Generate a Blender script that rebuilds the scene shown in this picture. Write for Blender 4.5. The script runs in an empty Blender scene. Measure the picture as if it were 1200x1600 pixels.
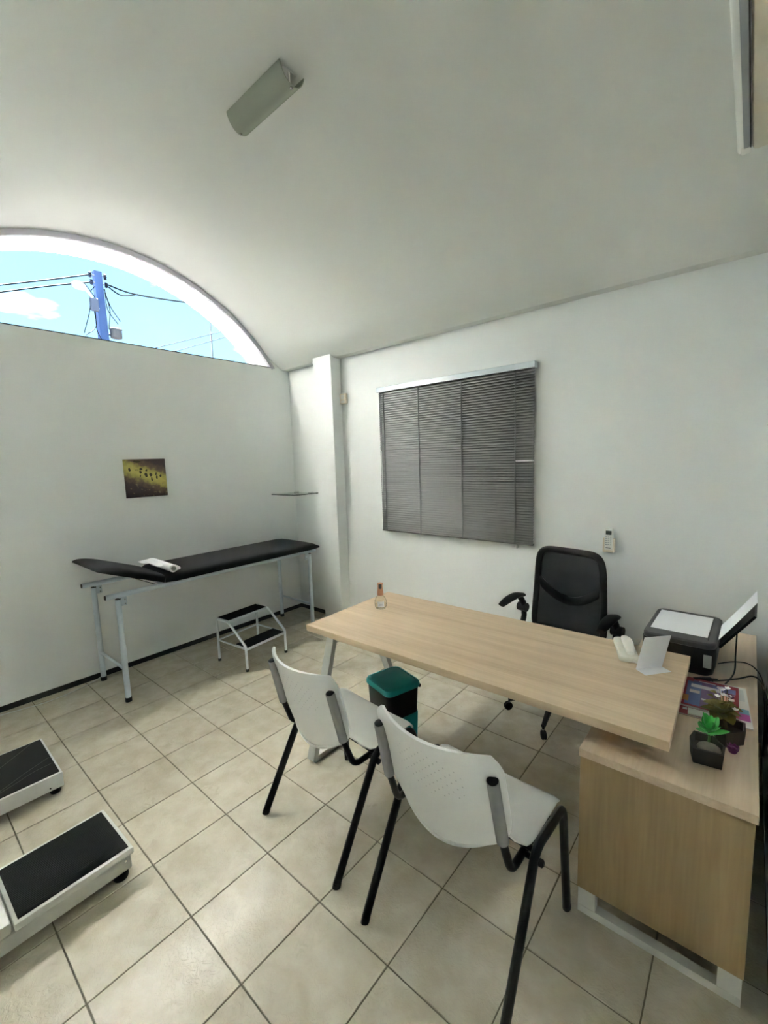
import bpy, bmesh, math, random
from mathutils import Vector, Matrix, Quaternion
random.seed(7)
PI = math.pi
sc = bpy.context.scene
COL = sc.collection

# ------------------------------------------------------------------ camera
F_PX = 679.06
RIGHT = Vector((0.7649415, 0.6432891, -0.0323060))
DOWN = Vector((0.0522785, -0.1119998, -0.9923321))
FWD = Vector((-0.6419747, 0.7573871, -0.1193034))
CAM = Vector((3.9174, -0.2589, 1.6607))
cd = bpy.data.cameras.new('camera')
cam = bpy.data.objects.new('camera', cd)
COL.objects.link(cam)
cd.sensor_fit = 'HORIZONTAL'; cd.sensor_width = 36.0
cd.lens = F_PX * 36.0 / 1200.0
cd.clip_start = 0.02; cd.clip_end = 500
m3 = Matrix((RIGHT, -DOWN, -FWD)).transposed()
cam.matrix_world = Matrix.Translation(CAM) @ m3.to_4x4()
sc.camera = cam

# ------------------------------------------------------------------ world sky
world = bpy.data.worlds.new('sky'); sc.world = world; world.use_nodes = True
wn = world.node_tree; wn.nodes.clear()
def wnode(t, **k):
    n = wn.nodes.new(t)
    for a, b in k.items(): setattr(n, a, b)
    return n
w_out = wnode('ShaderNodeOutputWorld'); w_bg = wnode('ShaderNodeBackground')
w_tc = wnode('ShaderNodeTexCoord'); w_sep = wnode('ShaderNodeSeparateXYZ')
w_ramp = wnode('ShaderNodeValToRGB')
w_ramp.color_ramp.elements[0].position = 0.0; w_ramp.color_ramp.elements[0].color = (0.62, 0.86, 1.0, 1)
w_ramp.color_ramp.elements[1].position = 0.75; w_ramp.color_ramp.elements[1].color = (0.16, 0.42, 0.92, 1)
e = w_ramp.color_ramp.elements.new(0.22); e.color = (0.44, 0.76, 1.0, 1)
w_map = wnode('ShaderNodeMapping'); w_map.inputs['Scale'].default_value = (3.2, 3.2, 8.5)
w_map.inputs['Location'].default_value = (0.35, 0.2, 0.0)
w_noise = wnode('ShaderNodeTexNoise'); w_noise.inputs['Scale'].default_value = 1.7; w_noise.inputs['Detail'].default_value = 5
w_cr = wnode('ShaderNodeValToRGB')
w_cr.color_ramp.elements[0].position = 0.635; w_cr.color_ramp.elements[0].color = (0, 0, 0, 1)
w_cr.color_ramp.elements[1].position = 0.70; w_cr.color_ramp.elements[1].color = (1, 1, 1, 1)
w_mix = wnode('ShaderNodeMix', data_type='RGBA'); w_mix.inputs['B'].default_value = (1.15, 1.15, 1.15, 1)
L = wn.links.new
L(w_tc.outputs['Generated'], w_sep.inputs[0]); L(w_sep.outputs['Z'], w_ramp.inputs[0])
L(w_tc.outputs['Generated'], w_map.inputs['Vector']); L(w_map.outputs[0], w_noise.inputs['Vector'])
L(w_noise.outputs['Fac'], w_cr.inputs[0]); L(w_cr.outputs[0], w_mix.inputs['Factor'])
L(w_ramp.outputs[0], w_mix.inputs['A']); L(w_mix.outputs['Result'], w_bg.inputs[0]); L(w_bg.outputs[0], w_out.inputs[0])
w_bg.inputs['Strength'].default_value = 1.8

# ------------------------------------------------------------------ sun (high tropical sun over the street)
sd = bpy.data.lights.new('sun', 'SUN'); sun = bpy.data.objects.new('sun', sd); COL.objects.link(sun)
sd.energy = 765.0; sd.angle = math.radians(0.6); sd.color = (1.0, 0.98, 0.93)
sun.location = (-6, 1, 12)
sun.rotation_euler = Vector((0.26, 0.0, -1.0)).to_track_quat('-Z', 'Y').to_euler()

# ------------------------------------------------------------------ exposure and colour
sc.view_settings.view_transform = 'Standard'
sc.view_settings.look = 'None'
sc.view_settings.gamma = 1.0
sc.view_settings.use_curve_mapping = False
sc.view_settings.exposure = 0.0
cy = sc.cycles
cy.use_denoising = True
cy.max_bounces = 12; cy.diffuse_bounces = 8; cy.glossy_bounces = 4; cy.transmission_bounces = 8; cy.transparent_max_bounces = 12
cy.sample_clamp_indirect = 0.0; cy.caustics_reflective = False; cy.caustics_refractive = False

# ================================================================== materials
def mat(name, color=(.8, .8, .8), rough=.5, metal=0.0, spec=.5, noise=None, bump=None, trans=0.0, alpha=1.0):
    """noise=(scale(vec3), dark colour, fac) mottles the base colour in object space; bump=(scale, strength, dist)"""
    m = bpy.data.materials.new(name); m.use_nodes = True
    nt = m.node_tree; b = nt.nodes['Principled BSDF']
    b.inputs['Base Color'].default_value = (*color, 1); b.inputs['Roughness'].default_value = rough
    b.inputs['Metallic'].default_value = metal; b.inputs['Specular IOR Level'].default_value = spec
    b.inputs['Transmission Weight'].default_value = trans; b.inputs['Alpha'].default_value = alpha
    tc = nt.nodes.new('ShaderNodeTexCoord')
    if noise:
        s, c2, f = noise
        mp = nt.nodes.new('ShaderNodeMapping'); mp.inputs['Scale'].default_value = s
        nz = nt.nodes.new('ShaderNodeTexNoise'); nz.inputs['Scale'].default_value = 1.0; nz.inputs['Detail'].default_value = 6
        rp = nt.nodes.new('ShaderNodeValToRGB'); rp.color_ramp.elements[0].position = .35; rp.color_ramp.elements[1].position = .68
        mx = nt.nodes.new('ShaderNodeMix'); mx.data_type = 'RGBA'
        mx.inputs['A'].default_value = (*color, 1); mx.inputs['B'].default_value = (*c2, 1)
        mu = nt.nodes.new('ShaderNodeMath'); mu.operation = 'MULTIPLY'; mu.inputs[1].default_value = f
        nt.links.new(tc.outputs['Object'], mp.inputs[0]); nt.links.new(mp.outputs[0], nz.inputs['Vector'])
        nt.links.new(nz.outputs['Fac'], rp.inputs[0]); nt.links.new(rp.outputs[0], mu.inputs[0])
        nt.links.new(mu.outputs[0], mx.inputs['Factor']); nt.links.new(mx.outputs['Result'], b.inputs['Base Color'])
    if bump:
        s, st, d = bump
        nz = nt.nodes.new('ShaderNodeTexNoise'); nz.inputs['Scale'].default_value = s; nz.inputs['Detail'].default_value = 4
        bp = nt.nodes.new('ShaderNodeBump'); bp.inputs['Strength'].default_value = st; bp.inputs['Distance'].default_value = d
        nt.links.new(tc.outputs['Object'], nz.inputs['Vector']); nt.links.new(nz.outputs['Fac'], bp.inputs['Height'])
        nt.links.new(bp.outputs[0], b.inputs['Normal'])
    return m

def wood_mat(name, axis, light, dark, seed=0.0):
    """laminated oak: long soft streaks along one axis"""
    m = bpy.data.materials.new(name); m.use_nodes = True
    nt = m.node_tree; b = nt.nodes['Principled BSDF']; b.inputs['Roughness'].default_value = .42
    tc = nt.nodes.new('ShaderNodeTexCoord')
    def streak(sc_, det, lo, hi, off):
        mp = nt.nodes.new('ShaderNodeMapping')
        s = [sc_, sc_, sc_]; s[axis] = sc_ * .055
        mp.inputs['Scale'].default_value = s; mp.inputs['Location'].default_value = (off, off * 1.7, off * .6)
        nz = nt.nodes.new('ShaderNodeTexNoise'); nz.inputs['Scale'].default_value = 1; nz.inputs['Detail'].default_value = det
        nz.inputs['Distortion'].default_value = .35
        rp = nt.nodes.new('ShaderNodeMapRange'); rp.inputs['From Min'].default_value = lo; rp.inputs['From Max'].default_value = hi
        nt.links.new(tc.outputs['Object'], mp.inputs[0]); nt.links.new(mp.outputs[0], nz.inputs['Vector']); nt.links.new(nz.outputs['Fac'], rp.inputs['Value'])
        return rp.outputs['Result']
    a = streak(16, 4, .35, .7, seed); c = streak(85, 6, .3, .75, seed + 3)
    ad = nt.nodes.new('ShaderNodeMath'); ad.operation = 'MULTIPLY_ADD'; ad.inputs[1].default_value = .45
    nt.links.new(c, ad.inputs[0]); mu = nt.nodes.new('ShaderNodeMath'); mu.operation = 'MULTIPLY'; mu.inputs[1].default_value = .6
    nt.links.new(a, mu.inputs[0]); nt.links.new(mu.outputs[0], ad.inputs[2])
    mx = nt.nodes.new('ShaderNodeMix'); mx.data_type = 'RGBA'; mx.inputs['A'].default_value = (*light, 1); mx.inputs['B'].default_value = (*dark, 1)
    nt.links.new(ad.outputs[0], mx.inputs['Factor']); nt.links.new(mx.outputs['Result'], b.inputs['Base Color'])
    bp = nt.nodes.new('ShaderNodeBump'); bp.inputs['Strength'].default_value = .12; bp.inputs['Distance'].default_value = .001
    nt.links.new(c, bp.inputs['Height']); nt.links.new(bp.outputs[0], b.inputs['Normal'])
    return m

def print_mat(name, base, rects, rough=.35, blobs=()):
    """flat print: rectangles (x0,y0,x1,y1,colour) and ellipses (cx,cy,rx,ry,colour) in the UV square"""
    m = bpy.data.materials.new(name); m.use_nodes = True
    nt = m.node_tree; b = nt.nodes['Principled BSDF']; b.inputs['Roughness'].default_value = rough
    uv = nt.nodes.new('ShaderNodeUVMap'); sp = nt.nodes.new('ShaderNodeSeparateXYZ'); nt.links.new(uv.outputs[0], sp.inputs[0])
    def math_(op, x, y=None):
        n = nt.nodes.new('ShaderNodeMath'); n.operation = op
        for i, v in enumerate((x, y)):
            if v is None: continue
            if isinstance(v, (int, float)): n.inputs[i].default_value = v
            else: nt.links.new(v, n.inputs[i])
        return n.outputs[0]
    U, V = sp.outputs[0], sp.outputs[1]
    cur = None
    def over(fac, colr):
        nonlocal cur
        mx = nt.nodes.new('ShaderNodeMix'); mx.data_type = 'RGBA'
        if cur is None: mx.inputs['A'].default_value = (*base, 1)
        else: nt.links.new(cur, mx.inputs['A'])
        mx.inputs['B'].default_value = (*colr, 1); nt.links.new(fac, mx.inputs['Factor']); cur = mx.outputs['Result']
    for x0, y0, x1, y1, c in rects:
        fx = math_('LESS_THAN', math_('ABSOLUTE', math_('SUBTRACT', U, (x0 + x1) / 2)), (x1 - x0) / 2)
        fy = math_('LESS_THAN', math_('ABSOLUTE', math_('SUBTRACT', V, (y0 + y1) / 2)), (y1 - y0) / 2)
        over(math_('MULTIPLY', fx, fy), c)
    for cx, cy_, rx, ry, c in blobs:
        dx = math_('DIVIDE', math_('SUBTRACT', U, cx), rx); dy = math_('DIVIDE', math_('SUBTRACT', V, cy_), ry)
        over(math_('LESS_THAN', math_('ADD', math_('MULTIPLY', dx, dx), math_('MULTIPLY', dy, dy)), 1.0), c)
    if cur is not None: nt.links.new(cur, b.inputs['Base Color'])
    else: b.inputs['Base Color'].default_value = (*base, 1)
    return m

def glass_mat(name, tint=(1, 1, 1), gloss=.06, dens=.0):
    m = bpy.data.materials.new(name); m.use_nodes = True
    nt = m.node_tree; nt.nodes.clear()
    o = nt.nodes.new('ShaderNodeOutputMaterial'); t = nt.nodes.new('ShaderNodeBsdfTransparent'); g = nt.nodes.new('ShaderNodeBsdfGlossy')
    fr = nt.nodes.new('ShaderNodeLayerWeight'); fr.inputs['Blend'].default_value = .12
    mx = nt.nodes.new('ShaderNodeMixShader'); ad = nt.nodes.new('ShaderNodeMath'); ad.operation = 'MULTIPLY_ADD'; ad.inputs[1].default_value = .5; ad.inputs[2].default_value = gloss
    t.inputs[0].default_value = (*tint, 1); g.inputs['Roughness'].default_value = .03
    nt.links.new(fr.outputs['Fresnel'], ad.inputs[0]); nt.links.new(ad.outputs[0], mx.inputs[0])
    nt.links.new(t.outputs[0], mx.inputs[1]); nt.links.new(g.outputs[0], mx.inputs[2]); nt.links.new(mx.outputs[0], o.inputs[0])
    return m

def plastic_translucent(name, color, tl=.3, tp=.0, rough=.35, dots=None):
    m = bpy.data.materials.new(name); m.use_nodes = True
    nt = m.node_tree; b = nt.nodes['Principled BSDF']; o = nt.nodes['Material Output']
    b.inputs['Base Color'].default_value = (*color, 1); b.inputs['Roughness'].default_value = rough
    t = nt.nodes.new('ShaderNodeBsdfTranslucent'); t.inputs[0].default_value = (*color, 1)
    m1 = nt.nodes.new('ShaderNodeMixShader'); m1.inputs[0].default_value = tl
    nt.links.new(b.outputs[0], m1.inputs[1]); nt.links.new(t.outputs[0], m1.inputs[2])
    last = m1
    if tp > 0:
        tr = nt.nodes.new('ShaderNodeBsdfTransparent'); m2 = nt.nodes.new('ShaderNodeMixShader'); m2.inputs[0].default_value = tp
        nt.links.new(m1.outputs[0], m2.inputs[1]); nt.links.new(tr.outputs[0], m2.inputs[2]); last = m2
    nt.links.new(last.outputs[0], o.inputs[0])
    if dots:
        # a field of small pin holes moulded into the plastic
        tc = nt.nodes.new('ShaderNodeTexCoord'); sp = nt.nodes.new('ShaderNodeSeparateXYZ'); nt.links.new(tc.outputs['Object'], sp.inputs[0])
        def M(op, x, y=None):
            n = nt.nodes.new('ShaderNodeMath'); n.operation = op
            for i, v in enumerate((x, y)):
                if v is None: continue
                if isinstance(v, (int, float)): n.inputs[i].default_value = v
                else: nt.links.new(v, n.inputs[i])
            return n.outputs[0]
        p = .034; zc, rx, rz = dots
        X, Z = sp.outputs[0], M('SUBTRACT', sp.outputs[2], zc)
        a = M('MULTIPLY', M('ADD', X, Z), 1 / p); c = M('MULTIPLY', M('SUBTRACT', X, Z), 1 / p)
        fa = M('SUBTRACT', M('FRACT', M('ADD', a, 50.0)), .5); fc = M('SUBTRACT', M('FRACT', M('ADD', c, 50.0)), .5)
        d = M('SQRT', M('ADD', M('MULTIPLY', fa, fa), M('MULTIPLY', fc, fc)))
        hole = M('LESS_THAN', d, .10)
        ex = M('DIVIDE', X, rx); ez = M('DIVIDE', Z, rz)
        ins = M('LESS_THAN', M('ADD', M('MULTIPLY', ex, ex), M('MULTIPLY', ez, ez)), 1.0)
        mx = nt.nodes.new('ShaderNodeMix'); mx.data_type = 'RGBA'; mx.inputs['A'].default_value = (*color, 1); mx.inputs['B'].default_value = (.36, .37, .37, 1)
        nt.links.new(M('MULTIPLY', hole, ins), mx.inputs['Factor']); nt.links.new(mx.outputs['Result'], b.inputs['Base Color'])
    return m

M_WALL = mat('wall_paint', (.835, .85, .845), .75, noise=((1.2, 1.2, .9), (.82, .833, .82), .6), bump=(9, .05, .004))
M_CEIL = mat('ceiling_paint', (.73, .73, .695), .8, noise=((.8, .8, .8), (.715, .715, .675), .5), bump=(3, .06, .01))
M_SOFFIT = mat('soffit_paint', (.9, .9, .9), .8)
M_GROUT = mat('grout', (.16, .135, .10), .9)
M_BASEB = mat('black_baseboard', (.012, .012, .012), .5)
M_WHITEMET = mat('white_enamel', (.66, .69, .70), .32)
M_GREYMET = mat('warm_white_steel', (.60, .60, .555), .38)
M_BLUEMET = mat('pale_blue_enamel', (.53, .60, .65), .35)
M_BLACKR = mat('black_rubber', (.012, .012, .012), .55)
M_VINYL = mat('black_vinyl', (.016, .016, .016), .5, spec=.16, bump=(160, .06, .001))
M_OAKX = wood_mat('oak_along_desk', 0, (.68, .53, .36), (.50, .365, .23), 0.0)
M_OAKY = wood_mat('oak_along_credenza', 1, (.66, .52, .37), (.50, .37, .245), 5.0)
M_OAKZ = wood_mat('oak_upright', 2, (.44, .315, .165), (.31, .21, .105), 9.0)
M_BLACKMET = mat('black_painted_steel', (.007, .007, .008), .35, spec=.3)
M_BLACKPL = mat('black_plastic', (.008, .008, .009), .45, spec=.25)
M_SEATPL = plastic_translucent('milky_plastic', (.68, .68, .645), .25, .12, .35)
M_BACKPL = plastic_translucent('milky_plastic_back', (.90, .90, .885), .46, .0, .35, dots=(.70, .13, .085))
M_SLEEVE = plastic_translucent('clear_grey_sleeve', (.44, .44, .43), .3, .15, .25)
M_GLASS = glass_mat('window_glass', (.97, .985, .985), .02)
M_SHELFGL = glass_mat('shelf_glass', (.93, .97, .95), .05)
M_GLEDGE = mat('glass_edge', (.02, .035, .03), .15)
M_CHROME = mat('chrome', (.7, .7, .7), .18, 1.0)
M_SLAT = mat('grey_slat', (.165, .165, .155), .38, .2)
M_BLINDRAIL = mat('silver_rail', (.62, .67, .71), .35, .3)
M_CORD = mat('grey_cord', (.12, .12, .12), .8)
M_WAND = mat('clear_wand', (.6, .62, .6), .2)
M_TEAL = mat('teal_plastic', (.006, .21, .225), .42, spec=.3)
M_WPL = mat('white_plastic', (.74, .74, .70), .4)
M_CREAM = mat('aged_cream_plastic', (.74, .66, .52), .45)
M_PAPER = mat('white_paper', (.84, .85, .88), .7)
M_MATRIB = mat('ribbed_rubber', (.016, .017, .017), .75, spec=.12)

# ================================================================== mesh helpers
class MB:
    def __init__(self): self.v = []; self.f = []
    def add(self, vs, fs):
        o = len(self.v); self.v += [tuple(p) for p in vs]; self.f += [tuple(i + o for i in f) for f in fs]; return self
    def box(self, lo, hi, bev=0.0, seg=1, M=None):
        bm = bmesh.new(); bmesh.ops.create_cube(bm, size=1)
        for p in bm.verts:
            p.co = Vector([(lo[i] + hi[i]) / 2 + p.co[i] * (hi[i] - lo[i]) for i in range(3)])
        if bev > 0: bmesh.ops.bevel(bm, geom=list(bm.edges), offset=bev, segments=seg, affect='EDGES', profile=.5)
        bm.verts.index_update()
        vs = [(M @ p.co if M else p.co.copy()) for p in bm.verts]
        self.add(vs, [[q.index for q in f.verts] for f in bm.faces]); bm.free(); return self
    def tube(self, pts, r, n=10, caps=True, side=None, r2=None, closed=False):
        """sweep a circle (or an ellipse r across `side`, r2 the other way) along pts; r may be a list"""
        P = [Vector(p) for p in pts]; k = len(P); vs = []; fs = []
        nrm = None
        for i in range(k):
            if closed: t = P[(i + 1) % k] - P[i - 1]
            else: t = P[min(i + 1, k - 1)] - P[max(i - 1, 0)]
            t.normalize()
            if side is not None:
                a = Vector(side); a = (a - t * a.dot(t)).normalized()
            else:
                if nrm is None:
                    a = t.orthogonal().normalized()
                else:
                    a = nrm - t * nrm.dot(t)
                    a = a.normalized() if a.length > 1e-6 else t.orthogonal().normalized()
                nrm = a
            b = t.cross(a)
            ri = r[i] if isinstance(r, (list, tuple)) else r
            rj = (r2[i] if isinstance(r2, (list, tuple)) else r2) if r2 is not None else ri
            for q in range(n):
                th = 2 * PI * q / n
                vs.append(P[i] + a * (ri * math.cos(th)) + b * (rj * math.sin(th)))
        last = k if closed else k - 1
        for i in range(last):
            for q in range(n):
                j = (i + 1) % k
                fs.append((i * n + q, i * n + (q + 1) % n, j * n + (q + 1) % n, j * n + q))
        if caps and not closed:
            fs.append(tuple(reversed(range(n)))); fs.append(tuple((k - 1) * n + q for q in range(n)))
        return self.add(vs, fs)
    def lathe(self, prof, n=24, origin=(0, 0, 0), M=None):
        vs = []; fs = []; k = len(prof)
        for (r, z) in prof:
            for q in range(n):
                th = 2 * PI * q / n; p = Vector((r * math.cos(th), r * math.sin(th), z))
                p = (M @ p if M else p) + Vector(origin); vs.append(p)
        for i in range(k - 1):
            for q in range(n): fs.append((i * n + q, i * n + (q + 1) % n, (i + 1) * n + (q + 1) % n, (i + 1) * n + q))
        fs.append(tuple(reversed(range(n)))); fs.append(tuple((k - 1) * n + q for q in range(n)))
        return self.add(vs, fs)
    def prism(self, poly, d0, d1, M=None, axis=2):
        """extrude a polygon; axis tells which coordinate the extrusion fills"""
        n = len(poly); vs = []
        for d in (d0, d1):
            for p in poly:
                q = list(p); q.insert(axis, d); q = Vector(q); vs.append(M @ q if M else q)
        fs = [tuple(reversed(range(n))), tuple(range(n, 2 * n))] + [(i, (i + 1) % n, n + (i + 1) % n, n + i) for i in range(n)]
        return self.add(vs, fs)
    def grid(self, fn, nu, nv, thick=0.0):
        """surface fn(u,v) in [0,1]^2, given thickness along its normal"""
        P = [[Vector(fn(i / (nu - 1), j / (nv - 1))) for i in range(nu)] for j in range(nv)]
        def nr(j, i):
            a = P[j][min(i + 1, nu - 1)] - P[j][max(i - 1, 0)]; b = P[min(j + 1, nv - 1)][i] - P[max(j - 1, 0)][i]
            n = a.cross(b); return n.normalized() if n.length > 1e-9 else Vector((0, 0, 1))
        N = [[nr(j, i) for i in range(nu)] for j in range(nv)]
        vs = [P[j][i] for j in range(nv) for i in range(nu)]
        id_ = lambda j, i: j * nu + i
        fs = [(id_(j, i), id_(j, i + 1), id_(j + 1, i + 1), id_(j + 1, i)) for j in range(nv - 1) for i in range(nu - 1)]
        if thick:
            o = len(vs)
            vs += [P[j][i] - N[j][i] * thick for j in range(nv) for i in range(nu)]
            fs += [tuple(o + k for k in reversed(f)) for f in fs[:]]
            rim = [id_(0, i) for i in range(nu)] + [id_(j, nu - 1) for j in range(1, nv)] + [id_(nv - 1, i) for i in range(nu - 2, -1, -1)] + [id_(j, 0) for j in range(nv - 2, 0, -1)]
            for a, b in zip(rim, rim[1:] + rim[:1]): fs.append((b, a, o + a, o + b))
        return self.add(vs, fs)
    def mesh(self, name, material, smooth=35):
        me = bpy.data.meshes.new(name); me.from_pydata(self.v, [], self.f); me.validate(); me.update()
        bm = bmesh.new(); bm.from_mesh(me); bmesh.ops.recalc_face_normals(bm, faces=bm.faces); bm.to_mesh(me); bm.free()
        if material: me.materials.append(material)
        if smooth:
            me.polygons.foreach_set('use_smooth', [True] * len(me.polygons)); me.set_sharp_from_angle(angle=math.radians(smooth))
        return me
    def build(self, name, material, parent=None, smooth=35, label=None):
        o = bpy.data.objects.new(name, self.mesh(name, material, smooth)); COL.objects.link(o)
        if parent: o.parent = parent
        if label: o['label'] = label
        return o

def fillet(pts, rad, seg=6):
    P = [Vector(p) for p in pts]; out = [P[0]]
    for i in range(1, len(P) - 1):
        a, b, c = P[i - 1], P[i], P[i + 1]; u = (a - b); w = (c - b); lu, lw = u.length, w.length; u.normalize(); w.normalize()
        r = rad[i - 1] if isinstance(rad, (list, tuple)) else rad
        ang = u.angle(w)
        if ang > PI - .02: out.append(b); continue
        d = min(r / math.tan(ang / 2), lu * .49, lw * .49); p0 = b + u * d; p1 = b + w * d
        for s in range(seg + 1):
            t = s / seg; out.append(p0 * (1 - t) ** 2 + b * 2 * t * (1 - t) + p1 * t * t)
    out.append(P[-1]); return out

def bez(pts, n=16):
    """smooth curve through points (Catmull-Rom)"""
    P = [Vector(p) for p in pts]; P = [P[0] * 2 - P[1]] + P + [P[-1] * 2 - P[-2]]; out = []
    for i in range(1, len(P) - 2):
        for s in range(n):
            t = s / n; a, b, c, d = P[i - 1:i + 3]
            out.append(.5 * ((2 * b) + (c - a) * t + (2 * a - 5 * b + 4 * c - d) * t * t + (3 * b - a - 3 * c + d) * t ** 3))
    out.append(P[-2]); return out

def thing(name, label, cat, loc=(0, 0, 0), rotz=0.0, group=None):
    o = bpy.data.objects.new(name, None); COL.objects.link(o); o.empty_display_size = .05
    o.location = loc; o.rotation_euler = (0, 0, rotz); o['label'] = label; o['category'] = cat
    if group: o['group'] = group
    return o
def tag(o, label, cat, group=None, kind=None):
    o['label'] = label; o['category'] = cat
    if group: o['group'] = group
    if kind: o['kind'] = kind
    return o
def link(name, me, parent, loc=(0, 0, 0)):
    o = bpy.data.objects.new(name, me); COL.objects.link(o); o.parent = parent; o.location = loc; return o
def copy_tree(o, parent=None):
    c = o.copy(); COL.objects.link(c)
    if parent: c.parent = parent
    for ch in list(o.children): copy_tree(ch, c)
    return c
def add_uv(o, fn):
    me = o.data; uv = me.uv_layers.new(name='UVMap')
    for lp in me.loops: uv.data[lp.index].uv = fn(me.vertices[lp.vertex_index].co)

# ================================================================== the room
YW, YL, XR = 2.831, -0.471, 4.042         # window wall, wall behind the camera's left, wall beside the camera
ZS = 2.648                                # springing of the vault
VY, VZ, VR = 1.18, 1.587, 1.819           # vault axis and radius
T = 0.335                                 # tile pitch

# floor: dark grout bed with one object per tile
floor = MB().box((-.2, YL - .2, -.12), (XR + .2, YW + .2, -.004)).build('floor', M_GROUT, smooth=0)
tag(floor, 'floor of beige marbled square ceramic tiles with dark grout', 'floor', kind='structure')
def tile_material():
    m = bpy.data.materials.new('beige_ceramic'); m.use_nodes = True
    nt = m.node_tree; b = nt.nodes['Principled BSDF']; tc = nt.nodes.new('ShaderNodeTexCoord')
    ge = nt.nodes.new('ShaderNodeNewGeometry')
    def nz(s, d, dist=0.0):
        n = nt.nodes.new('ShaderNodeTexNoise'); n.inputs['Scale'].default_value = s; n.inputs['Detail'].default_value = d; n.inputs['Distortion'].default_value = dist
        nt.links.new(ge.outputs['Position'], n.inputs['Vector']); return n.outputs['Fac']
    def ramp(f, p0, p1, c0, c1):
        r = nt.nodes.new('ShaderNodeValToRGB'); r.color_ramp.elements[0].position = p0; r.color_ramp.elements[1].position = p1
        r.color_ramp.elements[0].color = (*c0, 1); r.color_ramp.elements[1].color = (*c1, 1); nt.links.new(f, r.inputs[0]); return r.outputs[0]
    base = ramp(nz(10, 9, .25), .34, .66, (.52, .462, .345), (.615, .565, .452))
    vein = ramp(nz(22, 8, 1.5), .47, .53, (0, 0, 0), (1, 1, 1))
    vein2 = ramp(nz(9, 5, .3), .58, .70, (0, 0, 0), (1, 1, 1))
    mu = nt.nodes.new('ShaderNodeMath'); mu.operation = 'MULTIPLY'; nt.links.new(vein, mu.inputs[0]); nt.links.new(vein2, mu.inputs[1])
    mu2 = nt.nodes.new('ShaderNodeMath'); mu2.operation = 'MULTIPLY'; mu2.inputs[1].default_value = .85; nt.links.new(mu.outputs[0], mu2.inputs[0])
    mx = nt.nodes.new('ShaderNodeMix'); mx.data_type = 'RGBA'; nt.links.new(base, mx.inputs['A']); mx.inputs['B'].default_value = (.50, .45, .34, 1)
    nt.links.new(mu2.outputs[0], mx.inputs['Factor']); nt.links.new(mx.outputs['Result'], b.inputs['Base Color'])
    b.inputs['Roughness'].default_value = .20; b.inputs['Specular IOR Level'].default_value = .26
    bp = nt.nodes.new('ShaderNodeBump'); bp.inputs['Strength'].default_value = .38; bp.inputs['Distance'].default_value = .0015
    h = ramp(nz(38, 4, 2.2), .44, .56, (0, 0, 0), (1, 1, 1))
    nt.links.new(h, bp.inputs['Height']); nt.links.new(bp.outputs[0], b.inputs['Normal'])
    return m
M_TILE = tile_material()
tile_cache = {}
xs = [0.0] + [1.2 * T + j * T for j in range(-1, 12) if 0.0 < 1.2 * T + j * T < XR] + [XR]
ys = [YL] + [i * T for i in range(-2, 9) if YL < i * T < YW] + [YW]
G = .0022
for a, b in zip(xs, xs[1:]):
    for c, d in zip(ys, ys[1:]):
        w, h = b - a - 2 * G, d - c - 2 * G
        if w < .01 or h < .01: continue
        key = (round(w, 3), round(h, 3))
        if key not in tile_cache:
            tile_cache[key] = MB().box((-w / 2, -h / 2, -.008), (w / 2, h / 2, 0), .0016).mesh('tile', M_TILE, 40)
        link('tile', tile_cache[key], floor, ((a + b) / 2, (c + d) / 2, random.uniform(-.0006, 0)))

# walls
w = MB().box((-.16, YL - .2, -.1), (0, YW + .2, 2.655)).build('wall_end', M_WALL, smooth=0)
tag(w, 'white plastered end wall below the arched window', 'wall', kind='structure')
for s_ in (-1, 1):   # plaster that closes the corner between window and springing
    pl_ = [(VY + s_ * y, VZ + math.sqrt(1.8175 ** 2 - y * y)) for y in (1.36, 1.38, 1.40, 1.42, 1.44, 1.46, 1.475)]
    pl_ += [(VY + s_ * 1.64, 2.655), (VY + s_ * 1.64, 2.82), (VY + s_ * 1.36, 2.82)]
    MB().prism(pl_, -.030, -.0005, axis=0).build('plaster_corner', M_WALL, w, smooth=0)
w = MB().box((-.16, YW, -.1), (XR + .2, YW + .2, ZS + .12)).build('wall_window', M_WALL, smooth=0)
tag(w, 'long white plastered wall with the grey blind', 'wall', kind='structure')
w = MB().box((-.16, YL - .2, -.1), (XR + .2, YL, ZS + .12)).build('wall_left', M_WALL, smooth=0)
tag(w, 'white plastered wall behind the weighing scales', 'wall', kind='structure')

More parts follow.
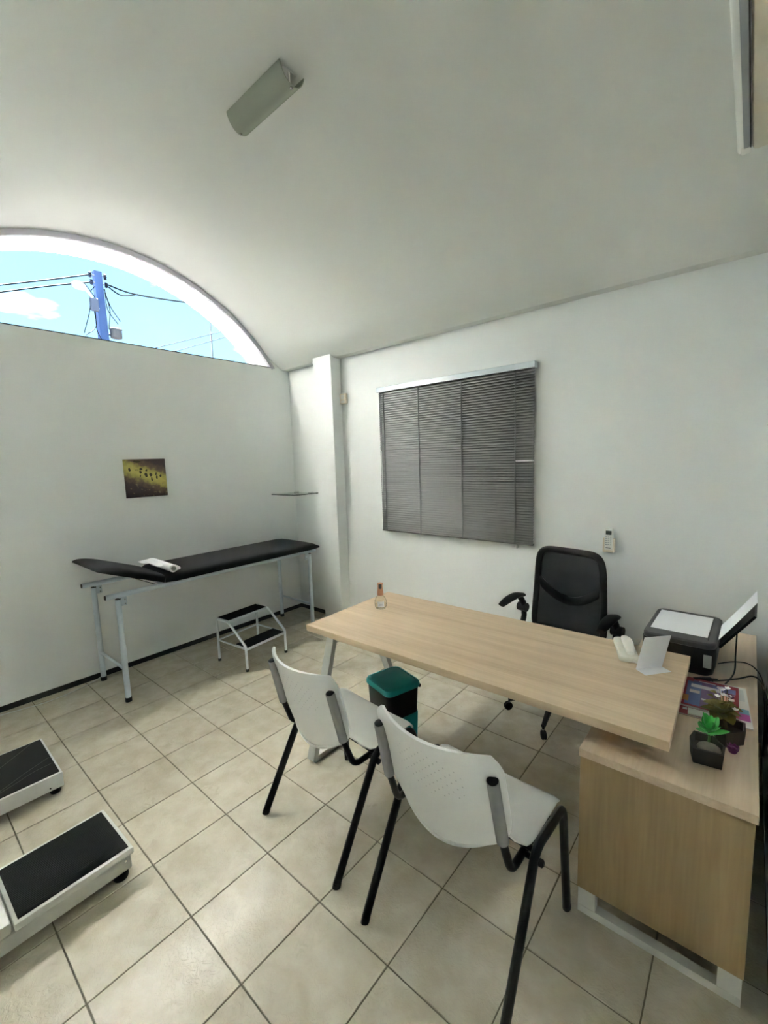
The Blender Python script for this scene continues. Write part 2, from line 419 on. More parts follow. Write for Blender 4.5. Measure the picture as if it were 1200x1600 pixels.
def vault_profile(r=VR, n=40, ledge=.085):
    """points (y,z) of the vault from the wall_left side to the window wall, springing ledges included"""
    half = (YW - YL) / 2 - ledge
    arc = []
    a1 = math.asin(min(.999, 1.40 / r)); N = n
    for i in range(N + 1):
        a = -a1 + 2 * a1 * i / N; arc.append((VY + r * math.sin(a), VZ + r * math.cos(a)))
    return [(VY - half, ZS)] + arc + [(VY + half, ZS)]
prof = vault_profile()
def arch_solid(x0, x1, inner, top):
    """vault shell between x0 and x1 whose underside follows `inner` and whose top is a plain slab"""
    mb = MB()
    poly = [(YL - .2, ZS)] + inner + [(YW + .2, ZS), (YW + .2, top), (YL - .2, top)]
    n = len(poly); vs = [(x0, y, z) for y, z in poly] + [(x1, y, z) for y, z in poly]
    # quads between the underside and the slab keep the end caps well shaped
    fs = [(i, (i + 1) % n, n + (i + 1) % n, n + i) for i in range(n)]
    k = len(inner)
    mb.add(vs, fs)
    for s, x in ((0, x0), (1, x1)):
        tops = [(x, y, top) for y, z in inner]; bots = [(x, y, z) for y, z in inner]
        f2 = [(i, i + 1, k + i + 1, k + i) for i in range(k - 1)]
        mb.add(bots + tops, f2)
        mb.add([(x, YL - .2, ZS), (x, inner[0][0], ZS), (x, inner[0][0], top), (x, YL - .2, top)], [(0, 1, 2, 3)])
        mb.add([(x, YW + .2, ZS), (x, inner[-1][0], ZS), (x, inner[-1][0], top), (x, YW + .2, top)], [(0, 1, 2, 3)])
    return mb
ceil = arch_solid(-.02, XR + .2, prof, 3.62).build('ceiling', M_CEIL, smooth=25)
tag(ceil, 'white barrel-vaulted plaster ceiling', 'ceiling', kind='structure')
# translucent white canopy strip over the window outside: it glows with the sun above it
M_CANOPY = plastic_translucent('translucent_canopy', (.93, .93, .92), .62, 0, .6)
AK = .60
def canopy_piece(a0, a1, n):
    def fn(u, v):
        a = a0 + (a1 - a0) * v; r = 1.772 + .006 * u
        return (-.295 + .268 * u, VY + r * math.sin(a), VZ + r * math.cos(a))
    return MB().grid(fn, 5, n, -.006)
ov = bpy.data.objects.new('trim_1', None); COL.objects.link(ov)
tag(ov, 'bright white arched canopy strip outside the window', 'canopy', kind='structure')
canopy_piece(-AK, AK, 37).build('crown_sheet', M_CANOPY, ov, smooth=60)
for s_ in (-1, 1): canopy_piece(s_ * (AK + .0006), s_ * 1.05, 17).build('opaque_side', M_SOFFIT, ov, smooth=60)  # canopy sides made opaque to cut the light they throw on the ceiling
# wall beside the camera closes the vault
poly = [(YL - .2, -.1), (YW + .2, -.1), (YW + .2, 3.5), (YL - .2, 3.5)]
w = MB().prism(poly, XR, XR + .2, axis=0).build('wall_right', M_WALL, smooth=0)
tag(w, 'white wall beside the credenza under the air conditioner', 'wall', kind='structure')
# pillar
pl = MB().box((.545, 2.703, -.01), (.80, YW + .05, 2.80), .004).build('pillar', M_WALL, smooth=0)
tag(pl, 'white square pillar on the long wall', 'pillar', kind='structure')
# little plaster stub beside the pillar at the springing
st = MB().box((.49, 2.74, ZS - .02), (.56, YW + .02, ZS + .10), .01).build('trim_2', M_WALL, smooth=30)
tag(st, 'small plaster stub behind the pillar top', 'trim', kind='structure')
# baseboards
b = MB().box((0, YL, -.003), (.008, YW, .040), .002).build('baseboard_end', M_BASEB, smooth=0)
tag(b, 'thin black baseboard along the end wall', 'baseboard', kind='structure')
b = MB().box((.008, YW - .008, -.003), (.545, YW, .040), .002).build('baseboard_window', M_BASEB, smooth=0)
tag(b, 'thin black baseboard between corner and pillar', 'baseboard', kind='structure')

# arched window
win = bpy.data.objects.new('window_1', None); COL.objects.link(win)
tag(win, 'arched glass window above the end wall', 'window', kind='structure')
ZB = 2.6625
fr = MB()
R0 = VR - .002; R1 = VR - .042
a1 = math.acos((ZB - VZ) / R0)
ring = []
for i in range(49):
    a = -a1 + 2 * a1 * i / 48
    ring.append([(x, VY + r * math.sin(a), VZ + r * math.cos(a)) for x, r in ((-.03, R0), (.004, R0), (.004, R1), (-.03, R1))])
vs = [p for q in ring for p in q]; fs = []
for i in range(48):
    for k in range(4): fs.append((i * 4 + k, i * 4 + (k + 1) % 4, (i + 1) * 4 + (k + 1) % 4, (i + 1) * 4 + k))
M_WINFR = mat('window_frame_grey', (.62, .60, .68), .5)
fr.add(vs, fs).build('window_frame', M_WINFR, win)
MB().box((-.175, YL, 2.6552), (-.001, YW, 2.6625)).build('added_dark_sill', mat('sill_light_absorber', (.045, .045, .05), .5, spec=.2, noise=((60, 60, 60), (.02, .02, .022), .8)), win, smooth=0)  # unseen dark slab added to stop canopy light bouncing up onto the ceiling
def pane(y0, y1):
    pts = [(y0, ZB)]; n = 24
    pts.append((y1, ZB))
    for i in range(n + 1):
        y = y1 + (y0 - y1) * i / n; z = VZ + math.sqrt(max(1e-4, (R1 + .005) ** 2 - (y - VY) ** 2))
        if z > ZB: pts.append((y, z))
    mb = MB().prism(pts, -.018, -.012, axis=0); return mb
s1 = math.sqrt((R1 + .005) ** 2 - (ZB - VZ) ** 2)
for y0, y1 in ((VY - s1, .395), (.398, 1.963), (1.967, VY + s1)):
    pane(y0, y1).build('pane', M_GLASS, win, smooth=0)
MB().box((-.020, 1.9625, ZB), (-.010, 1.9675, VZ + math.sqrt(R1 ** 2 - .785 ** 2))).build('pane_joint', mat('silicone_joint', (.22, .24, .26), .5), win)

# ================================================================== outside
M_GND = mat('street', (.010, .010, .010), .95, spec=.05, noise=((.4, .4, .4), (.006, .006, .006), .6))  # ground coloured nearly black so little sun bounces up into the room
g = MB().box((-60, -50, -.6), (-.16, 60, -.15)).build('ground', M_GND, smooth=0)
tag(g, 'unseen street ground outside, made nearly black to limit bounced light', 'ground', kind='structure')
M_POLE = mat('concrete_pole', (.055, .10, .24), .8, spec=.1, noise=((3, 3, 1.2), (.035, .07, .18), .8))
M_WIRE = mat('cable_insulation', (.004, .009, .014), .7, spec=.05)
PX = -12.0
pole = thing('utility_pole', 'concrete utility pole with street lamp seen through the arched window', 'utility pole', (PX, 5.07, -.15))
pm = MB(); z1 = 7.90
pm.add([(-.17, -.17, 0), (.17, -.17, 0), (.17, .17, 0), (-.17, .17, 0), (-.10, -.105, z1), (.10, -.105, z1), (.10, .105, z1), (-.10, .105, z1)],
       [(3, 2, 1, 0), (4, 5, 6, 7), (0, 1, 5, 4), (1, 2, 6, 5), (2, 3, 7, 6), (3, 0, 4, 7)])
pm.build('shaft', M_POLE, pole, smooth=0)
M_INS = mat('insulator_blue', (.006, .010, .022), .6, spec=.1)
for yy, zz in ((-.22, 7.74), (-.20, 7.53), (.19, 7.78), (.20, 7.54)):
    s = MB().tube([(.08, 0, zz), (.08, yy, zz)], .014, 8)
    arm = s.build('insulator_bracket', M_INS, pole)
    MB().lathe([(.02, -.08), (.05, -.06), (.03, -.03), (.055, 0), (.03, .03), (.05, .06), (.02, .08)], 12, (.08, yy, zz)).build('insulator', M_INS, arm)
la = MB().tube(bez([(.1, -.09, 6.75), (.15, -.20, 6.95), (.2, -.36, 7.16), (.25, -.48, 7.22)], 8), .035, 10).build('lamp_arm', M_WHITEMET, pole)
lh = MB()
for k in range(2): pass
lh.tube([(.25, -.44, 7.20), (.28, -.52, 7.235), (.30, -.62, 7.255), (.32, -.72, 7.26), (.33, -.80, 7.25)], [.05, .10, .13, .12, .05], 16, r2=[.04, .07, .08, .07, .03])
lamph = lh.build('lamp_head', mat('lamp_housing', (.66, .62, .72), .4), pole)
MB().lathe([(.02, 0), (.03, .02), (.02, .05)], 10, (.31, -.62, 7.33)).build('photocell', M_INS, lamph)
MB().box((.10, -.32, 6.80 + .15 - .30), (.24, -.11, 7.03 + .0), .02).build('junction_box', mat('grey_box', (.12, .14, .20), .6, spec=.1), pole)
MB().lathe([(.08, 5.95), (.16, 5.97), (.17, 6.00), (.17, 6.22), (.19, 6.24), (.10, 6.28)], 18, (0.05, .36, 0)).build('transformer_can', mat('grey_can', (.11, .11, .12), .6, spec=.1), pole)
MB().tube([(.05, .10, 6.05), (.05, .22, 6.05)], .03, 8).build('can_bracket', M_INS, pole)
for pts in ([(.1, -.12, 7.42), (.12, -.30, 7.15), (.12, -.33, 6.7), (.1, -.55, 5.95)], [(.12, -.22, 6.65), (.12, -.22, 6.2), (.1, -.5, 5.9)],
            [(.12, -.19, 6.65), (.12, -.2, 6.1), (.12, -.05, 5.75)], [(.1, .12, 7.4), (.12, .25, 6.9), (.12, .50, 6.5)], [(.1, .14, 7.4), (.12, .16, 6.8), (.12, .42, 6.4)],
            [(.1, .13, 7.3), (.13, .22, 6.8), (.12, .14, 6.2)], [(.1, -.10, 7.0), (.1, -.30, 7.3), (.1, -.42, 7.44)]):
    MB().tube(bez(pts, 8), .012, 6).build('hanging_cable', M_WIRE, pole)
def wire(label, pts, r):
    o = MB().tube(bez(pts, 10), r, 6).build('power_line', M_WIRE); tag(o, label, 'cable', 'overhead lines outside the arched window')
wire('upper overhead cable running left from the utility pole', [(PX + .08, 4.85, 7.59), (-14.5, 3.10, 7.50), (-27, -5.5, 7.15)], .022)
wire('lower overhead cable running left below the other one', [(PX + .08, 4.87, 7.38), (-14.7, 3.15, 7.36), (-27, -4.6, 6.95)], .022)
wire('taut overhead cable running right from the utility pole', [(PX + .08, 5.27, 7.42), (-11.85, 6.1, 7.31), (-11.5, 7.75, 7.35), (-11.0, 10.5, 7.50)], .024)
wire('slack cable looping below the taut one beside the pole', [(PX + .1, 5.30, 7.36), (PX + .1, 5.60, 7.20), (PX + .1, 5.85, 7.22), (PX + .1, 6.20, 7.35)], .02)
wire('thin distant cable low in the arched window, upper of two', [(PX - 6, 8.6, 7.0), (PX - 6, 14, 9.2)], .015)
wire('thin distant cable low in the arched window, lower of two', [(PX - 6, 9.0, 6.75), (PX - 6, 14, 8.9)], .015)

# ================================================================== desk and credenza
DZ = .740
desk = thing('desk', 'long light oak desk top carried by a white steel leg and the credenza', 'desk', (2.885, 1.648, 0), math.radians(.9))
DL, DW = 1.745, .745
MB().box((-DL / 2, -DW / 2, DZ - .034), (DL / 2, DW / 2, DZ), .0012).build('table_top', M_OAKX, desk, smooth=0)
def rect_bar(mb, p, q, wx, wt):
    """flat steel tube between p and q (in a plane x = const): wx wide along x, wt thick"""
    p, q = Vector(p), Vector(q); t = (q - p).normalized(); s = Vector((1, 0, 0)); n = t.cross(s)
    vs = []
    for c in (p, q):
        for a, b_ in ((-1, -1), (1, -1), (1, 1), (-1, 1)): vs.append(c + s * (a * wx / 2) + n * (b_ * wt / 2))
    mb.add(vs, [(3, 2, 1, 0), (4, 5, 6, 7), (0, 1, 5, 4), (1, 2, 6, 5), (2, 3, 7, 6), (3, 0, 4, 7)]); return mb
lx = 2.118 - 2.885
rect_bar(MB(), (lx, -.467, .012), (lx, -.262, .700), .052, .032).build('leg', M_GREYMET, desk, smooth=0)
rect_bar(MB(), (lx, .467 - .14, .012), (lx, .262 - .14 - .06, .700), .052, .032).build('leg', M_GREYMET, desk, smooth=0)
MB().box((lx - .026, -.470, .002), (lx + .026, .335, .034), .001).build('foot_bar', M_GREYMET, desk, smooth=0)
MB().box((lx - .026, -.28, .676), (lx + .026, .09, .7055), .001).build('top_bar', M_GREYMET, desk, smooth=0)
for sy in (-.12, .20):
    MB().box((.62, sy - .03, .6415), (.80, sy + .03, .7055), .002).build('spacer', M_GREYMET, desk, smooth=0)

cab = thing('credenza', 'low light oak credenza on a white steel base against the wall', 'cabinet', (3.745, 2.02, 0), 0.0)
CX0, CX1, CY0, CY1 = -.238, .240, -.785, .755
MB().box((CX0, CY0, .612), (CX1, CY1, .640), .001).build('top_panel', M_OAKY, cab, smooth=0)
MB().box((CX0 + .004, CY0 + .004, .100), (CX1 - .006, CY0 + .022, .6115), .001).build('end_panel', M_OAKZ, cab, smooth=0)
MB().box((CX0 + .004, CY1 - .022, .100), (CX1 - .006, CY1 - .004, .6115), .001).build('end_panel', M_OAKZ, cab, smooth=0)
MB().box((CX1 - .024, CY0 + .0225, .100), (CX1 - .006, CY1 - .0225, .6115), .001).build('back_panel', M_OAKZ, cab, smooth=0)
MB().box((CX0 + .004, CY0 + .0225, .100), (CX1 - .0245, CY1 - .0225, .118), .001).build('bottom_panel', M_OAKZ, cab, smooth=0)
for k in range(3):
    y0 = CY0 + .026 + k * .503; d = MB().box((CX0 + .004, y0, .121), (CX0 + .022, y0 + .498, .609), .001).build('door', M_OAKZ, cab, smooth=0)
    MB().tube(fillet([(CX0 + .004, y0 + .45, .42), (CX0 - .022, y0 + .45, .42), (CX0 - .022, y0 + .45, .30), (CX0 + .004, y0 + .45, .30)], .01), .004, 8).build('handle', M_CHROME, d)
fb = MB(); bw = .034
fx0, fx1 = CX0 + .006, CX1 - .010
for yy in (CY0 + .006, CY1 - .006 - bw):
    nb = MB().box((fx0, yy, .001), (fx1, yy + bw, .030), .001)
    nb.box((fx0, yy, .030), (fx0 + .058, yy + bw, .0995), .001); nb.box((fx1 - .058, yy, .030), (fx1, yy + bw, .0995), .001)
    nb.build('base_frame', M_GREYMET, cab, smooth=0)
for xx in (fx0, fx1 - .03):
    MB().box((xx, CY0 + .006 + bw, .068), (xx + .03, CY1 - .006 - bw, .0995), .001).build('base_rail', M_GREYMET, cab, smooth=0)

# ================================================================== visitor chairs
def make_chair(label, loc, rotz):
    t = thing('visitor_chair', label, 'chair', loc, rotz, 'white plastic visitor chairs')
    for s in (-1, 1):
        xf = .262 * s
        p = fillet([(xf + .006 * s, .245, .012), (xf, .205, .432), (xf, .08, .440)], .055, 7)
        fl = MB().tube(p, .0140, 12, side=(1, 0, 0), r2=.0185).build('leg', M_BLACKMET, t)
        MB().tube([(xf + .0063 * s, .2462, 0), (xf + .006 * s, .2445, .018)], .0143, 12, side=(1, 0, 0), r2=.0188).build('foot_cap', M_BLACKR, fl)
        p = fillet([(xf, .08, .440), (xf, -.025, .448), (xf + .004 * s, -.268, .012)], .07, 7)
        rl = MB().tube(p, .0140, 12, side=(1, 0, 0), r2=.0185).build('leg', M_BLACKMET, t)
        MB().tube([(xf + .0042 * s, -.2712, 0), (xf + .004 * s, -.264, .020)], .0143, 12, side=(1, 0, 0), r2=.0188).build('foot_cap', M_BLACKR, rl)
        xb = .222 * s
        p = fillet([(xb, .16, .415), (xb, -.118, .412), (xb * .985, -.165, .545), (xb * .96, -.215, .765)], [.055, .3], 8)
        bt = MB().tube(p, .0125, 12).build('back_tube', M_BLACKMET, t)
        d = Vector((xb * .96, -.215, .765)) - Vector((xb * .985, -.165, .545)); q = Vector((xb * .985, -.165, .545))
        MB().tube([q, q + d * .5, q + d * 1.0], .0185, 16).build('sleeve', M_SLEEVE, t)
        MB().tube([q + d * 1.0, q + d * 1.012, q + d * 1.025], [.0165, .0165, .011], 16).build('end_cap', M_BLACKPL, bt)
        br = MB().tube([(xb, -.035, .413), (xf + .014 * s, -.035, .413)], .009, 10)
        bo = br.build('bracket', M_BLACKMET, t)
        MB().lathe([(.006, 0), (.012, .002), (.012, .012), (.007, .016)], 12, (0, 0, 0), Matrix.Rotation(PI / 2 * s, 3, 'Y')).build('bolt', M_BLACKPL, bo).location = (xf + .012 * s, -.035, .413)
    # cross bars under the seat
    for yy in (.13, -.02):
        MB().tube([(-.262, yy, .428), (.262, yy, .428)], .009, 10).build('cross_bar', M_BLACKMET, t)
    # seat shell
    def seat(u, v):
        x0 = (u - .5) * 2; y = -.075 + v * .335
        hw = .246 - .030 * max(0, (.22 - v) / .22) ** 2 - .028 * max(0, (v - .86) / .14) ** 2
        x = x0 * hw
        z = .452 + .008 * x0 ** 2 - .006 * math.sin(PI * v) - .050 * max(0, abs(x0) - .9) ** 1.0 * 2
        if v > .82: z -= .9 * (v - .82) ** 1.6
        if v < .12: z += .25 * (.12 - v)
        return (x, y, z)
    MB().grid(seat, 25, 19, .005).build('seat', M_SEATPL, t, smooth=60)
    # backrest shell, hollow towards the sitter, with a turned lip at the foot
    def back(u, v):
        x0 = (u - .5) * 2
        if v < .05: vv = 0.0; lip = (.05 - v) / .05
        else: vv = (v - .05) / .95; lip = 0
        hw = .236
        if vv < .38: hw = .178 + (.236 - .178) * math.sin(PI / 2 * vv / .38) ** .8
        if vv > .86: hw = .236 - .036 * ((vv - .86) / .14) ** 2.4
        z = .438 + vv * .390 + .060 * x0 ** 2 * (1 - vv) ** 2
        ysp = -.150 - .072 * vv + .012 * math.sin(PI * vv)
        y = ysp - .066 * (1 - x0 ** 2) * (.62 + .38 * vv) + .022
        y += -.016 * lip; z += -.002 * lip
        return (x0 * hw, y, z)
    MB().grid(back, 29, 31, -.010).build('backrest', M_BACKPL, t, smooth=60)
    return t
ch1 = make_chair('white plastic chair nearest the credenza end of the desk', (3.205, .987, 0), math.radians(-1.6))
ch2 = copy_tree(ch1); ch2['label'] = 'white plastic chair in front of the teal waste bin'
ch2.location = (2.512, 1.040, 0); ch2.rotation_euler = (0, 0, math.radians(-4.6))

# ================================================================== office chair
oc = thing('office_chair', 'black mesh swivel chair behind the desk', 'chair', (3.03, 2.415, 0), math.radians(-9))
hub = MB().lathe([(.035, .075), (.045, .09), (.045, .12), (.032, .14)], 20).build('base_hub', M_BLACKPL, oc)
for k in range(5):
    a = math.radians(-84 + 9 + 72 * k); ca, sa = math.cos(a), math.sin(a)
    p = [(ca * .03, sa * .03, .105), (ca * .15, sa * .15, .105), (ca * .275, sa * .275, .075)]
    MB().tube(p, [.026, .022, .016], 10, r2=[.022, .018, .012]).build('base_arm', M_BLACKPL, oc)
    cs = thing_ = bpy.data.objects.new('castor', None); COL.objects.link(cs); cs.parent = oc
    cs.location = (ca * .278, sa * .278, 0); cs.rotation_euler = (0, 0, a + .5)
    for s in (-1, 1):
        MB().lathe([(.006, 0), (.024, .001), (.027, .006), (.027, .014), (.020, .018), (.004, .019)], 18, (.008, 0, .027), Matrix.Rotation(s * PI / 2, 3, 'X')).build('castor_wheel', M_BLACKPL, cs).location = (0, .003 * s, 0)
    MB().tube([(0, 0, .06), (0, 0, .085)], .008, 8).build('castor_stem', M_BLACKMET, cs)
MB().tube([(0, 0, .13), (0, 0, .28)], .028, 16).build('gas_sleeve', M_BLACKPL, oc)
MB().tube([(0, 0, .28), (0, 0, .43)], .014, 12).build('gas_lift', M_CHROME, oc)
MB().box((-.10, -.11, .425), (.10, .12, .455), .008, 2).build('tilt_mechanism', M_BLACKMET, oc)
def rrect(w, h, r, n=6):
    out = []
    for cx, cy_, a0 in ((w / 2 - r, h / 2 - r, 0), (-w / 2 + r, h / 2 - r, 90), (-w / 2 + r, -h / 2 + r, 180), (w / 2 - r, -h / 2 + r, 270)):
        for k in range(n + 1):
            a = math.radians(a0 + 90 * k / n); out.append((cx + r * math.cos(a), cy_ + r * math.sin(a)))
    return out
def loft(mb, rings):
    n = len(rings[0]); vs = [p for r in rings for p in r]; fs = []
    for i in range(len(rings) - 1):
        for k in range(n): fs.append((i * n + k, i * n + (k + 1) % n, (i + 1) * n + (k + 1) % n, (i + 1) * n + k))
    fs.append(tuple(reversed(range(n)))); fs.append(tuple((len(rings) - 1) * n + k for k in range(n)))
    return mb.add(vs, fs)
M_FABRIC = mat('black_fabric', (.008, .008, .009), .85, spec=.1, bump=(500, .2, .001))
sm = MB()
rings = []
for z, k in ((.455, .90), (.465, .98), (.49, 1.0), (.51, .98), (.522, .90), (.525, .7)):
    rings.append([(x * k, y * k - .02, z) for x, y in rrect(.48, .46, .09)])
loft(sm, rings).build('seat', M_FABRIC, oc)
# back frame: rounded loop, leaning back, with a U-shaped lower band
BZ0, BZ1 = .470, 1.045
def bk(x, z, off=0.0):
    t = (z - BZ0) / (BZ1 - BZ0)
    return (x, .150 + .045 * math.sin(PI * min(1, max(0, t)) * .9) * .3 + .015 * t - 1.3 * (x * x) * .22 + off, z)
def back_hw(z):
    t = (z - BZ0) / (BZ1 - BZ0); return .243 - .030 * t
loop = []
N = 72
for i in range(N):
    a = 2 * PI * i / N; ca, sa = math.cos(a), math.sin(a)
    ex = .28
    x_ = math.copysign(abs(ca) ** ex, ca); z_ = math.copysign(abs(sa) ** ex, sa)
    z = (BZ0 + BZ1) / 2 + z_ * (BZ1 - BZ0) / 2 * .985
    loop.append(bk(x_ * back_hw(z) * .965, z))
MB().tube(loop, .011, 10, closed=True, side=(0, 1, 0), r2=.0225).build('back_frame', M_BLACKPL, oc, smooth=60)
ub = []
for i in range(33):
    t = i / 32 * 2 - 1; x = t * .212; z = .715 + .120 * (abs(t) ** 2.0)
    ub.append(bk(x, z))
MB().tube(ub, .009, 10, side=(0, 1, 0), r2=.028).build('back_band', M_BLACKPL, oc, smooth=60)
M_MESH = plastic_translucent('black_mesh', (.010, .012, .013), .05, .06, .9)
def meshfn(u, v):
    x0 = (u - .5) * 2; z = BZ0 + .02 + v * (BZ1 - BZ0 - .04); return bk(x0 * (back_hw(z) * .965 - .012), z, .002)
MB().grid(meshfn, 13, 13).build('mesh_panel', M_MESH, oc, smooth=60)
# lumbar yoke behind the mesh
MB().tube(bez([(-.15, .185, .70), (-.08, .20, .665), (0, .205, .66), (.08, .20, .665), (.15, .185, .70)], 6), .030, 10, r2=.014).build('lumbar_support', M_BLACKPL, oc)
for s in (-1, 1):
    MB().tube(bez([(.13 * s, .185, .68), (.07 * s, .20, .58), (.03 * s, .17, .48), (.02 * s, .08, .445)], 6), .018, 10).build('back_strut', M_BLACKPL, oc)
    ar = MB().tube(fillet([(.20 * s, .06, .46), (.30 * s, .10, .47), (.305 * s, .14, .55), (.305 * s, .13, .640), (.305 * s, .09, .690)], .03), .018, 10, r2=.024).build('arm_bracket', M_BLACKPL, oc)
    MB().tube([(.280 * s, .135, .610), (.345 * s, .135, .610)], .030, 16).build('arm_pivot', M_BLACKPL, oc)
    pad = MB()
    path = bez([(.308 * s, .125, .700), (.312 * s, .05, .712), (.315 * s, -.04, .702), (.318 * s, -.115, .682)], 5)
    k = len(path); wv = [.020 + .016 * math.sin(PI * (.12 + .8 * i / (k - 1))) for i in range(k)]
    pad.tube(path, wv, 14, side=(1, 0, 0), r2=[.013 + .005 * math.sin(PI * i / (k - 1)) for i in range(k)])
    pad.build('armrest', M_BLACKPL, oc, smooth=60)

# ================================================================== examination table
et = thing('examination_table', 'black padded examination table on pale blue steel legs', 'examination table', (0, 0, 0))
XA, XB = .075, .582; RZ = .782
for x in (XA, XB):
    rl = MB().tube([(x, .70, RZ), (x, 2.575, RZ)], .019, 16).build('side_rail', M_BLUEMET, et)
    for yy, d in ((.6985, -1), (2.5765, 1)):
        MB().tube([(x, yy - .002 * d, RZ), (x, yy + .003 * d, RZ)], .0165, 14).build('rail_cap', M_BLACKR, rl)
    for yy in (.775, 2.50):
        ly = yy
        lg = MB().tube([(x, ly, .02), (x, ly, .752)], .019, 16).build('leg', M_BLUEMET, et)
        MB().tube([(x, ly, .0), (x, ly, .032)], .0215, 16).build('foot_cap', M_BLACKR, lg)
        MB().tube([(x, ly, .7505), (x, ly, .7575)], .0175, 14).build('leg_plug', M_BLACKR, lg)
        bt = MB().box((x - .004, ly + .006 if yy < 1 else ly - .055, .70), (x + .004, ly + .055 if yy < 1 else ly - .006, .776), .003).build('bracket', M_BLUEMET, et)
        for zz in (.715, .745):
            MB().tube([(x - .008, ly + (.042 if yy < 1 else -.042), zz), (x + .009, ly + (.042 if yy < 1 else -.042), zz)], .005, 8).build('bolt', M_CHROME, bt)
for yy in (.775, 2.50):
    MB().tube([(XA, yy, .235), (XB, yy, .235)], .010, 10).build('stretcher', M_BLUEMET, et)
for yy in (1.10, 1.80, 2.45):
    MB().tube([(XA, yy, RZ), (XB, yy, RZ)], .011, 10).build('cross_rail', M_BLUEMET, et)
def cushion(x0, x1, ya, yb, z0, h, round_a, round_b):
    """soft pad: a rounded slab lofted along y"""
    mb = MB(); rings = []; n = 22
    for i in range(n + 1):
        t = i / n; y = ya + (yb - ya) * t
        ea = min(1, (y - ya) / round_a) if round_a else 1; eb = min(1, (yb - y) / round_b) if round_b else 1
        k = math.sqrt(max(0, 1 - (1 - ea) ** 2)) * math.sqrt(max(0, 1 - (1 - eb) ** 2)); k = max(.10, k)
        hh = h * (.25 + .75 * k); xc = (x0 + x1) / 2; hw = (x1 - x0) / 2 * (.90 + .10 * k)
        prof_ = []
        for (px, pz) in ((-1, .0), (-1.0, .35), (-.985, .62), (-.94, .82), (-.85, .93), (-.6, .985), (0, 1.0), (.6, .985), (.85, .93), (.94, .82), (.985, .62), (1.0, .35), (1, 0)):
            prof_.append((xc + px * hw, y, z0 + pz * hh))
        rings.append(prof_)
    return loft(mb, rings)
cushion(.030, .628, 1.098, 2.625, .801, .060, .010, .16).build('mattress', M_VINYL, et, smooth=50)
hp = cushion(.030, .628, -.47, -.003, 0, .056, .17, .010).build('head_section', M_VINYL, et, smooth=50)
hp.location = (0, 1.098, .8015); hp.rotation_euler = (-math.radians(21.5), 0, 0)
MB().tube([(XB - .03, .86, .895), (XB - .03, 1.05, RZ + .005)], .004, 8).build('head_prop', M_CHROME, et)
MB().tube([(XA + .03, .86, .895), (XA + .03, 1.05, RZ + .005)], .004, 8).build('head_prop', M_CHROME, et)

# paper roll lying across the hinge
pr = thing('paper_roll', 'white exam paper roll lying across the black table', 'paper roll', (0, 0, 0))
c0, c1 = Vector((.20, 1.175, .893)), Vector((.598, 1.165, .893)); ax = (c1 - c0).normalized()
rr = MB(); n = 28
def ringp(c, r): return [c + Vector((0, math.cos(2 * PI * k / n), math.sin(2 * PI * k / n))) * r for k in range(n)]
vs = ringp(c0, .030) + ringp(c1, .030) + ringp(c1, .020) + ringp(c0, .020); fs = []
for a in range(4):
    for k in range(n): fs.append((a * n + k, a * n + (k + 1) % n, ((a + 1) % 4) * n + (k + 1) % n, ((a + 1) % 4) * n + k))
rr.add(vs, fs).build('roll', M_PAPER, pr)
MB().tube([c0 + ax * .003, c1 - ax * .004], .0205, 20, caps=False).build('core', mat('cardboard_core', (.36, .31, .25), .9), pr)
def tail(u, v):
    x = .17 + u * .31
    y = 1.175 - .026 * math.sin(v * 1.4) - v * .075 * (1 - .5 * u)
    z = .920 - v * .028 + .006 * math.sin(u * 9 + v * 3) * v + .016 * v * v
    return (x, y, z)
MB().grid(tail, 12, 10).build('loose_sheet', M_PAPER, pr, smooth=60)
def flap(u, v):
    a = -.6 + u * 1.9; return (.598 + v * (.055 * math.sin(PI * (u * .9 + .05))), 1.165 + .0305 * math.cos(a), .893 + .0305 * math.sin(a))
MB().grid(flap, 14, 6).build('curled_end', M_PAPER, pr, smooth=60)

# ================================================================== step stool
ss = thing('step_stool', 'white two-step stool with black ribbed treads by the examination table', 'step stool', (.686, 1.735, 0), math.radians(5))
hx, hy = .186, .205; tr = .0105
def ribs(name, lo, hi, parent, nrib, axis):
    """thin rubber sheet with raised ribs"""
    mb = MB().box(lo, (hi[0], hi[1], hi[2] - .0012)); span = hi[1 - axis] - lo[1 - axis]
    for k in range(nrib):
        a = lo[1 - axis] + span * (k + .2) / nrib; b_ = a + span * .55 / nrib
        if axis == 1: mb.box((a, lo[1], hi[2] - .0012), (b_, hi[1], hi[2]))
        else: mb.box((lo[0], a, hi[2] - .0012), (hi[0], b_, hi[2]))
    return mb.build(name, M_MATRIB, parent, smooth=0)
for s in (-1, 1):
    y = hy * s
    p = fillet([(-hx, y, .012), (-hx, y, .372), (-hx + .16, y, .372), (hx, y, .205), (hx, y, .012)], [.03, .04, .03], 6)
    MB().tube(p, tr, 12).build('side_frame', M_WHITEMET, ss)
    for xx in (-hx, hx):
        MB().tube([(xx, y, 0), (xx, y, .022)], .0135, 12).build('foot_cap', M_BLACKR, ss)
    MB().tube([(-hx, y, .185), (hx, y, .185)], .007, 10).build('stretcher', M_WHITEMET, ss)
MB().tube([(-hx, -hy, .185), (-hx, hy, .185)], .007, 10).build('stretcher', M_WHITEMET, ss)
st1 = MB().box((-hx - .004, -hy + .008, .362), (-hx + .158, hy - .008, .380), .003).build('upper_step', M_WHITEMET, ss)
ribs('tread', (-hx + .004, -hy + .010, .3802), (-hx + .150, hy - .010, .3835), st1, 18, 1)
st2 = MB().box((hx - .152, -hy + .008, .172), (hx + .006, hy - .008, .192), .003).build('lower_step', M_WHITEMET, ss)
